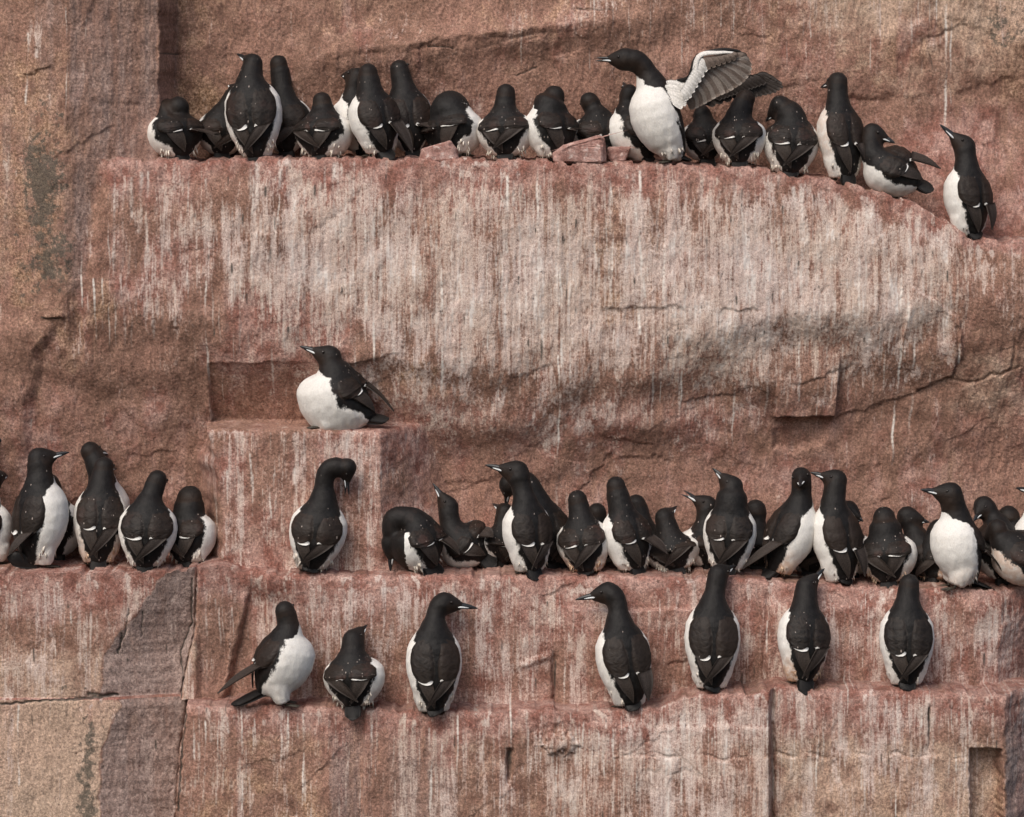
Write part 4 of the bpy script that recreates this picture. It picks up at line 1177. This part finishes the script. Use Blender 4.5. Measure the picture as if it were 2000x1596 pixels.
B('dark bird bending its head down just right of the wing flapping bird',
  ledge=1, w=105, B=(1380, 317), S=(1374, 240), H=(1372, 226), T=(1370, 184), W=46, yaw=10, dirt=.7, nohead=True, feet=False, ts=1)
B('preening dark bird directly under the spread wing tip, its bill tucked down on the breast',
  ledge=1, w=48, B=(1445, 322), S=(1443, 232), H=(1456, 194), T=(1446, 232), W=52, yaw=-6, dirt=.75, nr=27, ts=.6, lean=.22, tend=.36, tail=16)
B('dirty preening bird with its head turned down, left of the tall bird looking left',
  ledge=1, w=50, B=(1543, 322), S=(1546, 238), H=(1526, 208), T=(1492, 234), W=54, yaw=2, dirt=1.0, nr=29, hr=1.18, ts=.4, lean=.25, tend=.36, tail=14)
B('tall bird looking left over its shoulder, buff left edge, beside the sitting bird',
  ledge=1, w=44, B=(1653, 336), S=(1637, 208), H=(1636, 160), T=(1602, 166), W=45, yaw=24, dirt=.45, stain_all=.35, wt=(1686, 312), nr=24, ts=.8, lean=.15, tend=.36)
B('bird sitting low on the sloping end of the upper ledge, white belly, tail pointing right',
  ledge=1, w=34, B=(1735, 372), V=(1795, 360), S=(1708, 306), H=(1704, 260), T=(1750, 275), W=48, yaw=62, lean=0, dirt=.3, wt=(1836, 333), tt=(1826, 377), lift=0, hd=10, ts=-.4, thr=.30, tend=.34, feet=False, dv=1.15, nr=25)
B('lone bird below the sloping end of the upper ledge, bill raised to the left',
  ledge=1, w=22, B=(1898, 462), S=(1888, 330), H=(1884, 286), T=(1839, 239), W=46, yaw=34, dirt=.08, wt=(1934, 450), tt=(1917, 470), nr=25, tend=.34, lean=.14, ts=.3, hs=1.08)
# ------------------------------------------------------------------ small middle shelf
B('single plump white bellied bird facing left on the small middle shelf',
  w=-28, B=(672, 836), V=(722, 818), S=(650, 722), H=(644, 697), T=(587, 671), W=60, yaw=72, dirt=.35, lift=0, wt=(767, 807), tt=(764, 822), nr=27, tend=.30, lean=.1, belly=.16, dv=1.42, thr=.26, hs=1.12, ts=.2, fo=(-26, 0, 0), th=1.3, tuft=False)
# ------------------------------------------------------------------ second ledge, left
B('bird cut off by the left picture edge with only its black bill tip in view',
  ledge=2, w=0, B=(-52, 1095), S=(-45, 940), H=(-42, 868), T=(9, 854), W=46, yaw=-40, dirt=.2)
B('dark bird at the left picture edge behind the large bird facing right',
  ledge=2, w=-40, B=(-22, 1090), S=(-24, 985), H=(-14, 935), T=(16, 925), W=44, yaw=-20, dirt=.6, ts=.6, tend=.36)
B('large bird facing right, long white front, left part of the second ledge',
  ledge=2, w=-75, B=(70, 1092), S=(78, 945), H=(76, 898), T=(134, 878), W=54, yaw=-48, dirt=.1, wt=(20, 1085), nr=28, cross=1, hs=1.05, hr=1.15, tt=(10, 1088), tend=.30, lean=.12, ts=.3, wtd=-10)
B('dark bird mostly hidden behind the large bird facing right on the left ledge',
  ledge=2, w=25, B=(118, 1075), S=(110, 990), H=(98, 945), W=52, yaw=-30, dirt=.3, feet=False, nohead=True)
B('dark bird with its head turned away standing behind the two birds on the left ledge',
  ledge=2, w=10, B=(196, 1085), S=(200, 945), H=(177, 882), W=52, yaw=-38, dirt=.1, dir=(.6, .75, -.1), nr=27, feet=False)
B('bird with a tilted head in front of a dark bird, second ledge at left',
  ledge=2, w=-55, B=(192, 1085), S=(198, 955), H=(203, 912), W=50, yaw=6, dirt=.5, dir=(.3, .9, -.1), nr=27, stain=.6, tend=.36, lean=.2)
B('bird with white edges on both sides standing nearest the rim of the left ledge',
  ledge=2, w=-92, B=(283, 1104), S=(292, 985), H=(307, 938), W=55, yaw=2, dirt=.3, dir=(.25, .9, -.1), nr=24, tend=.34, lean=.2, tail=16)
B('hunched bird with hidden head and white right flank, beside the rock pillar',
  ledge=2, w=-45, B=(366, 1088), S=(369, 1006), H=(370, 974), W=52, yaw=-28, dirt=.7, dir=(.3, .8, -.6), nr=30, hr=1.35, tend=.36, lean=.3, cross=-1, thr=.35)
B('solitary bird with a long bent neck looking down to the right below the middle shelf',
  ledge=2, w=-108, B=(606, 1112), S=(630, 985), H=(677, 913), T=(682, 968), W=54, yaw=-4, dirt=.25, nr=21, ts=.6, tt=(602, 1123), lean=.10, gape=.06, nk=(-16, 0, 20), hs=.88, hr=1.12, hd=0)
# ------------------------------------------------------------------ second ledge, right
B('bird bent over to the left, white front, bill pointing down at the second ledge',
  ledge=2, w=-85, B=(838, 1120), S=(808, 1022), H=(764, 1060), T=(758, 1117), W=54, yaw=52, dirt=.8, wt=(894, 1085), tt=(862, 1139), nr=27, nk=(-12, 0, 20), lean=.12, ts=-.3, tend=.38, tw=1.6, hd=0)
B('dark bird with a raised bill and long low back behind the bent over bird',
  ledge=2, w=-20, B=(918, 1112), V=(945, 1090), S=(886, 1038), H=(876, 990), T=(849, 941), W=52, yaw=40, dirt=.5, lift=0, wt=(962, 1052), nr=24, ts=.3, feet=False)
B('dirty dark bird half hidden, directly left of the tall bird with the long bill',
  ledge=2, w=5, B=(975, 1105), S=(982, 1040), H=(986, 1000), T=(963, 979), W=52, yaw=40, dirt=.9, hs=.9, feet=False)
B('tall bird with a long bill pointing left and its tail hanging over the second ledge',
  ledge=2, w=-98, B=(1040, 1118), S=(1026, 985), H=(1010, 923), T=(949, 903), W=47, yaw=27, dirt=.1, nr=23, tt=(1046, 1140), tail=40, ts=.2, lean=.12, tend=.31, hs=1.12, hr=1.05)
B('large dark bird leaning left behind the tall bird with the long bill',
  ledge=2, w=-20, B=(1078, 1114), S=(1050, 988), H=(994, 946), T=(983, 990), W=54, yaw=30, dirt=.3, nr=25, ts=.8, nk=(8, 0, 18), feet=False)
B('squat dirty bird with a straight thick neck and orange stained white belly in the crowd',
  ledge=2, w=-80, B=(1146, 1120), S=(1135, 1018), H=(1128, 977), W=51, yaw=-8, dirt=1.0, stain=.9, dir=(0, .95, -.15), nr=25, tend=.38, lean=.22, tail=10, thr=.5)
B('small dark head between the orange stained bird and the bird with the white streaked crown',
  ledge=2, w=10, B=(1160, 1110), S=(1163, 1040), H=(1166, 1002), W=50, yaw=0, dirt=.3, nohead=True, feet=False)
B('upright bird with a white streaked crown and broad white left side in the crowd',
  ledge=2, w=-72, B=(1242, 1122), S=(1214, 1000), H=(1203, 950), W=47, yaw=33, dirt=.5, dir=(.1, .95, -.1), nr=27, wt=(1300, 1083), tend=.38, lean=.14)
B('small dark head showing right behind the bird with the white streaked crown',
  ledge=2, w=10, B=(1262, 1110), S=(1256, 1035), H=(1243, 985), W=50, yaw=0, dirt=.2, dir=(-.1, .95, 0), nr=24, feet=False)
B('low very dirty bird with its bill pointing up to the right, between two taller birds',
  ledge=2, w=-40, B=(1322, 1116), S=(1308, 1052), H=(1298, 1012), T=(1321, 984), W=54, yaw=-4, dirt=1.0, nr=26, ts=.8, bar=False, tend=.4)
B('bird with an open bill pointing up to the left, behind the square shouldered bird',
  ledge=2, w=-5, B=(1378, 1112), S=(1376, 1036), H=(1382, 988), T=(1335, 957), W=52, yaw=40, dirt=.5, gape=.09, gs=1.3, ts=.2, feet=False)
B('square shouldered bird with raised bill, above a bird that stands on the lowest ledge',
  ledge=2, w=-80, B=(1420, 1120), S=(1428, 992), H=(1430, 951), T=(1395, 911), W=50, yaw=-8, dirt=.2, nr=30, ts=.4, lean=.15, tend=.40, tail=18, hr=1.1)
B('small dark head behind the right shoulder of the square shouldered bird',
  ledge=2, w=5, B=(1480, 1112), S=(1478, 1040), H=(1476, 997), W=52, yaw=0, dirt=.2, dir=(-.2, .9, -.2), hr=1.1, feet=False)
B('bird with its face turned to the viewer and white front, leaning against its neighbour',
  ledge=2, w=-68, B=(1512, 1122), S=(1562, 985), H=(1565, 932), T=(1561, 945), W=48, yaw=-60, dirt=.15, ts=-1, nr=23, wt=(1451, 1113), tt=(1486, 1132), lean=.08, tend=.35, stain=.8, cross=1, hd=0, hr=1.0)
B('tall bird looking left with its bill close to the face of the leaning bird',
  ledge=2, w=-88, B=(1648, 1136), S=(1628, 990), H=(1634, 938), T=(1584, 918), W=47, yaw=29, dirt=.12, nr=26, wt=(1686, 1127), tt=(1652, 1147), ts=.2, lean=.12, tend=.34, hr=1.05)
B('bird showing only its head facing right, behind the bird whose bill touches its neighbour',
  ledge=2, w=-10, B=(1668, 1122), S=(1660, 1050), H=(1657, 1000), T=(1686, 1014), W=52, yaw=-40, dirt=.2, ts=-.6, hr=1.15, feet=False)
B('squat dirty bird with a broad neck, white both sides, beside the white bellied bird',
  ledge=2, w=-80, B=(1737, 1142), S=(1730, 1046), H=(1727, 1012), W=56, yaw=-14, dirt=.8, dir=(.05, .95, -.15), nr=31, hr=1.15, tend=.38, lean=.22, cross=-1, stain=.5)
B('bird behind with its bill pointing right into the breast of the white bellied bird',
  ledge=2, w=-15, B=(1798, 1132), S=(1788, 1050), H=(1772, 1010), T=(1815, 1016), W=52, yaw=-30, dirt=.2, ts=-.4, hr=1.1, feet=False)
B('bird with stained underside tucked between the squat broad necked bird and the white bellied bird',
  ledge=2, w=-45, B=(1822, 1142), S=(1822, 1064), H=(1832, 1034), W=38, yaw=-42, dirt=.15, stain=.9, nohead=True, tend=.42, bar=False)
B('dark bird crouching low between the leaning bird and the tall bird looking left',
  ledge=2, w=5, B=(1582, 1120), S=(1584, 1064), H=(1586, 1040), W=46, yaw=-10, dirt=.4, thr=.1, bar=False, nohead=True, feet=False)
B('dark bird crouching low between the long billed bird and the squat orange stained bird',
  ledge=2, w=-10, B=(1098, 1112), S=(1096, 1058), H=(1094, 1036), W=46, yaw=10, dirt=.5, thr=.1, bar=False, nohead=True, feet=False)
B('large white bellied bird facing left near the right end of the second ledge',
  ledge=2, w=-95, B=(1888, 1144), S=(1866, 1010), H=(1857, 966), T=(1799, 951), W=52, yaw=104, dirt=.04, wt=(1961, 1135), tt=(1945, 1158), nr=28, ts=-.3, lean=.1, tend=.36, thr=.34, hs=1.1, cross=-1, stain=.3, hr=1.1, fo=(-16, -6, 0), th=1.12)
B('bird behind with its head bowed down to the left, right of the white bellied bird',
  ledge=2, w=-25, B=(1955, 1132), S=(1944, 1025), H=(1922, 990), T=(1899, 1014), W=52, yaw=20, dirt=.4, ts=-.7, hr=1.1, feet=False)
B('mottled dark hunched bird behind near the right picture edge',
  ledge=2, w=0, B=(1982, 1130), S=(1976, 1040), H=(1970, 1010), W=52, yaw=5, dirt=1.0, dir=(.2, .9, -.3), hr=1.15, feet=False)
B('low bird with orange stained breast and white belly cut by the right picture edge',
  ledge=2, w=-85, B=(1990, 1150), V=(2050, 1124), S=(1958, 1056), H=(1948, 1034), T=(1905, 1062), W=52, yaw=62, dirt=.5, lift=0, stain=.6, stain_all=.5, ts=.9, feet=False, thr=.25, nohead=True)
B('bird at the right picture edge showing only a bit of white breast',
  ledge=2, w=-10, B=(2032, 1140), S=(2022, 1010), H=(2030, 965), T=(1985, 948), W=44, yaw=80, dirt=.1, feet=False)
# ------------------------------------------------------------------ lowest ledge
B('bird turned right with a full white belly, head facing the wall, on the lowest ledge',
  ledge=3, w=-180, B=(540, 1376), V=(512, 1352), S=(562, 1236), H=(557, 1194), W=54, yaw=-76, dirt=.2, dir=(.25, .95, -.1), wt=(428, 1356), tt=(449, 1381), lift=0, nr=24, thr=.30, tend=.32, lean=.1, cross=1, dv=1.22, hd=4, wtd=0, th=1.0, tuft=False)
B('low dirty bird with its bill pointing up, second on the lowest ledge',
  ledge=3, w=-185, B=(692, 1379), S=(689, 1284), H=(690, 1251), T=(715, 1217), W=60, yaw=-12, dirt=1.0, ts=.6, nr=27, tend=.38, lean=.22, hr=1.1, cross=-1)
B('upright bird with a slender neck and its bill pointing right on the lowest ledge',
  ledge=3, w=-188, B=(848, 1394), S=(848, 1230), H=(868, 1178), T=(934, 1183), W=54, yaw=8, dirt=.04, nr=21, ts=.1, lean=.13, nk=(-4, 0, 8), tt=(858, 1402), hs=1.06, barw=.8)
B('bird with a slender neck and its bill pointing left on the lowest ledge',
  ledge=3, w=-186, B=(1234, 1384), S=(1210, 1222), H=(1188, 1158), T=(1123, 1166), W=54, yaw=16, dirt=.04, nr=22, ts=.1, lean=.13, nk=(6, 0, 10), wt=(1264, 1369), tt=(1244, 1393), hs=1.06, barw=.8)
B('bird with straight back and its head up against the crowded ledge above, bill turned right',
  ledge=3, w=-182, B=(1390, 1346), S=(1393, 1183), H=(1403, 1122), T=(1436, 1100), W=54, yaw=1, dirt=.04, nr=23, ts=.7, lean=.15, tt=(1385, 1356), barw=.9)
B('bird with white splashes on its shoulders, bill pointing up right, on the lowest ledge',
  ledge=3, w=-180, B=(1570, 1326), S=(1572, 1188), H=(1575, 1147), T=(1608, 1107), W=51, yaw=16, dirt=.3, nr=27, ts=.4, lean=.18, stain=.9, tend=.36, hr=1.05)
B('straight standing bird seen exactly from behind, last on the lowest ledge at the right',
  ledge=3, w=-184, B=(1771, 1345), S=(1772, 1187), H=(1776, 1141), W=53, yaw=0, dirt=.05, nr=25, dir=(.02, .97, -.1), lean=.17, tt=(1770, 1355), barw=.9)

# ------------------------------------------------------------------ spread wings of the flapping bird
def feather(points, width, mat, parent, name, nrmv, thick=1.6, tipw=0.35):
    """one flight feather: a narrow cambered vane along a curve"""
    C, _ = catmull(points, 5)
    n = len(C)
    T = np.gradient(C, axis=0); T /= np.linalg.norm(T, axis=1, keepdims=True)
    P_ = np.zeros((n, 5, 3)); Q_ = np.zeros((n, 5, 3))
    for i in range(n):
        s_ = i / (n - 1)
        sd = nrm(np.cross(T[i], nrmv)); nn = nrm(np.cross(sd, T[i]))
        if np.dot(nn, nrmv) < 0: nn = -nn
        wd = width * np.interp(s_, [0, .15, .7, .92, 1], [.45, .9, 1, .75, tipw])
        for j in range(5):
            q = (j - 2) / 2
            P_[i, j] = C[i] + sd * q * wd + nn * (1.6 * (1 - q * q) - .5); Q_[i, j] = nn
    V_, F_ = sheet(P_, thick, Q_)
    return obj(name, bake(name, V_, F_, mat), parent)

def spread_wing(near):
    loc = FL['loc']
    lo = (lambda p, d: loc(p, d))
    rnd = random.Random(3 if near else 8)
    if near:
        d0 = -40
        sh = lo((1320, 165), -26); el = lo((1352, 172), d0 - 14); wr = lo((1364, 112), d0 - 22); hand = lo((1405, 103), d0 - 26); tipb = lo((1436, 103), d0 - 22)
    else:
        d0 = 60
        sh = lo((1330, 170), 20); el = lo((1372, 196), d0); wr = lo((1418, 160), d0 + 10); hand = lo((1455, 148), d0 + 12); tipb = lo((1478, 150), d0 + 12)
    face = nrm(np.array([-.15, -1, .12]))
    C, _ = catmull([sh, el, wr, hand, tipb], 6)
    T_, N_, B_ = frames(C, face)
    s_ = np.linspace(0, 1, len(C))
    r1 = np.interp(s_, [0, .25, .5, .75, 1], [11, 9, 6.5, 4, 2])
    V_, F_ = tube(C, N_, B_, r1 * .6, r1 * .6, r1, 12)
    wing = obj('spread_wing', bake('spread_wing', V_, F_, M_COVERT if near else M_UNDER_D), flap_root)
    mat = M_UNDER if near else M_UNDER_D
    if near:
        # secondaries hang from the forearm, primaries fan out from the hand
        roots = [(1340, 180), (1345, 174), (1349, 167), (1353, 160), (1357, 152), (1361, 144), (1365, 136), (1370, 129)]
        tips = [(1352, 214), (1360, 211), (1368, 207), (1377, 203), (1386, 198), (1395, 193), (1404, 188), (1413, 184)]
        for i, (a, b) in enumerate(zip(roots, tips)):
            A_, B2 = lo(a, d0 - 12 + i * .8), lo(b, d0 + 4 - i * .5)
            m_ = (A_ + B2) / 2 + np.array([2, -3, 3])
            feather([A_, m_, B2], 8.2, M_UNDER_P if i % 2 else mat, wing, 'secondary_feather', face, tipw=.55)
        n = 11
        for i in range(n):
            t = i / (n - 1)
            a = (1374 + 62 * t, 124 - 18 * t + 4 * math.sin(t * 3))
            ang = [(1421, 181), (1430, 176), (1439, 170), (1447, 165), (1454, 159), (1460, 152), (1465, 145), (1467, 137), (1467, 129), (1463, 121), (1457, 114)][i]
            A_, B2 = lo(a, d0 - 12 - i * .5), lo(ang, d0 + 6 - i * 1.6)
            m_ = (A_ * .45 + B2 * .55) + np.array([3, -3, 5 - 2 * t])
            feather([A_, m_, B2], 8.6 - t * 2.5, M_UNDER_P if i % 2 else mat, wing, 'primary_feather', face, tipw=.5)
        for i in range(26):
            t = i / 25
            row = i % 2
            if t < .5:
                q = t * 2; a = (1330 + 34 * q, 176 - 60 * q); b = (a[0] + 12 + 5 * q + row * 4, a[1] + 20 - 4 * q)
            else:
                q = (t - .5) * 2; a = (1364 + 66 * q, 113 - 9 * q); b = (a[0] + 14 - 4 * q, a[1] + 25 - 13 * q - row * 4)
            A_, B2 = lo(a, d0 - 24), lo(b, d0 - 22)
            feather([A_, (A_ + B2) / 2 + np.array([1, -2.5, 1]), B2], 5.0, M_COVERT if t < .56 else M_UNDER, wing, 'covert_feather', face, 2.0, .6)
        # long white axillaries at the armpit
        for i in range(9):
            a = (1304 + rnd.uniform(-5, 5), 160 + i * 4.2); b = (1340 + rnd.uniform(-4, 6) - i * .5, 174 + i * 4.4 + rnd.uniform(-3, 3))
            A_, B2 = lo(a, -38), lo(b, -50)
            feather([A_, (A_ + B2) / 2 + np.array([0, -3, 3]), B2], 6, M_COVERT, wing, 'axillary_feather', face, 2.2, .5)
        C2, _ = catmull([lo((1322, 160), -24), lo((1347, 150), d0 - 10), lo((1361, 112), d0 - 14), lo((1402, 98), d0 - 18), lo((1440, 100), d0 - 14), lo((1458, 112), d0 - 10)], 6)
        T_, N_, B_ = frames(C2, face); s_ = np.linspace(0, 1, len(C2)); r1 = np.interp(s_, [0, .4, .8, 1], [5, 4.2, 3.2, 1])
        V_, F_ = tube(C2, N_, B_, r1, r1, r1, 8)
        obj('leading_edge', bake('leading_edge', V_, F_, M_TAIL), wing)
    else:
        roots = [(1372, 196), (1384, 188), (1396, 178), (1408, 168), (1420, 160), (1434, 154)]
        tips = [(1398, 204), (1412, 200), (1428, 196), (1446, 192), (1464, 190), (1480, 188)]
        for i, (a, b) in enumerate(zip(roots, tips)):
            A_, B2 = lo(a, d0 + 6), lo(b, d0 + 10 + i)
            feather([A_, (A_ + B2) / 2 + np.array([0, 2, 3]), B2], 10, mat, wing, 'secondary_feather', face)
        for i in range(9):
            t = i / 8
            a = (1440 + 38 * t, 154 - 6 * t); b = [(1488, 187), (1498, 185), (1507, 183), (1516, 180), (1523, 176), (1529, 171), (1527, 165), (1517, 158), (1505, 152)][i]
            A_, B2 = lo(a, d0 + 8), lo(b, d0 + 16 - i)
            feather([A_, (A_ + B2) / 2 + np.array([0, 2, 5]), B2], 9 - 3.5 * t, mat, wing, 'primary_feather', face, tipw=.3)
        for i in range(12):
            t = i / 11
            a = (1385 + 85 * t, 178 - 30 * t); b = (a[0] + 24, a[1] + 16)
            A_, B2 = lo(a, d0 + 4), lo(b, d0 + 6)
            feather([A_, (A_ + B2) / 2 + np.array([0, -2, 2]), B2], 7, mat, wing, 'covert_feather', face, 2.0, .6)

spread_wing(False)
spread_wing(True)

# ------------------------------------------------------------------ loose stones on the upper ledge
def stone_material():
    N = NT('pink_loose_stone')
    c = N.coord((1, 1, 1)); a = N.noise(c, 22, 4, 0.65); f_ = N.noise(c, 140, 3, 0.7); w_ = N.noise(c, 38, 4, 0.7, 0.6)
    col = N.mix(N.rng(a, .3, .7), (0.26, 0.125, 0.10), (0.48, 0.30, 0.26))
    col = N.mix(N.math('MULTIPLY', N.rng(w_, .54, .68), .7), col, (0.66, 0.55, 0.50))
    col = N.mix(1.0, col, N.rng(f_, .3, .7, .75, 1.25, False), 'MULTIPLY')
    N.put(N.b.inputs['Base Color'], col); N.b.inputs['Roughness'].default_value = .85
    N.put(N.b.inputs['Normal'], N.bump(f_, .8, .005))
    return N.m
M_STONE = stone_material()

def stone(label, outline, w, depth, seed):
    """angular stone: outline in photo pixels is its front edge, sloping back to a ridge"""
    rnd = np.random.RandomState(seed)
    P = np.array(outline, float)
    cx, by = P[:, 0].mean(), P[:, 1].max()
    k2 = 1 + w / DPX
    L_ = np.array([[(p[0] - cx) * k2, 0, (by - p[1]) * k2] for p in P])
    me = bpy.data.meshes.new('loose_stone'); import bmesh
    bm = bmesh.new()
    c = L_.mean(0)
    for sc_, y in ((.80, -depth * .34), (1.0, -depth * .12), (1.0, depth * .3), (.72, depth * .62)):
        for p in L_:
            q = c + (p - c) * sc_; q[1] = y + rnd.uniform(-4, 4)
            q[2] = max(q[2], 0) if p[2] > 1 else 0
            bm.verts.new(q * PX)
    bmesh.ops.convex_hull(bm, input=bm.verts)
    for v_ in [v_ for v_ in bm.verts if not v_.link_faces]: bm.verts.remove(v_)
    bmesh.ops.bevel(bm, geom=list(bm.edges), offset=2.2 * PX, segments=1, affect='EDGES')
    bmesh.ops.triangulate(bm, faces=bm.faces[:])
    bmesh.ops.subdivide_edges(bm, edges=bm.edges[:], cuts=2, use_grid_fill=True)
    co = np.array([v_.co[:] for v_ in bm.verts]) / PX
    dn = 1.5 * fbm(co[:, 0] / 9 + seed, co[:, 2] / 9 + co[:, 1] / 12, 3, seed)
    bm.normal_update()
    for v_, d_ in zip(bm.verts, dn): v_.co += v_.normal * float(d_) * PX
    bm.to_mesh(me); bm.free()
    me.materials.append(M_STONE)
    o = obj('loose_stone', me)
    bu = 1000 + (cx - 1000) * k2
    gv, _, _ = ledge_v(bu, w, 1)
    o.location = ((bu - 1000) * PX, w * PX, (798 - gv - 1) * PX)
    o['label'] = label; o['category'] = 'rock'; o['group'] = 'loose stones on the upper ledge'

stone('large angular pink stone with white splashes on the upper ledge', [(1080, 309), (1079, 292), (1100, 276), (1140, 266), (1170, 257), (1180, 262), (1184, 280), (1184, 309)], 22, 60, 3)
stone('small brownish stone touching the right side of the large pink stone', [(1186, 308), (1186, 282), (1210, 280), (1232, 281), (1226, 294), (1222, 308)], 52, 40, 5)
stone('low flat reddish stone under the round backed bent over bird', [(818, 308), (822, 284), (850, 276), (880, 267), (893, 285), (897, 307)], 30, 50, 7)
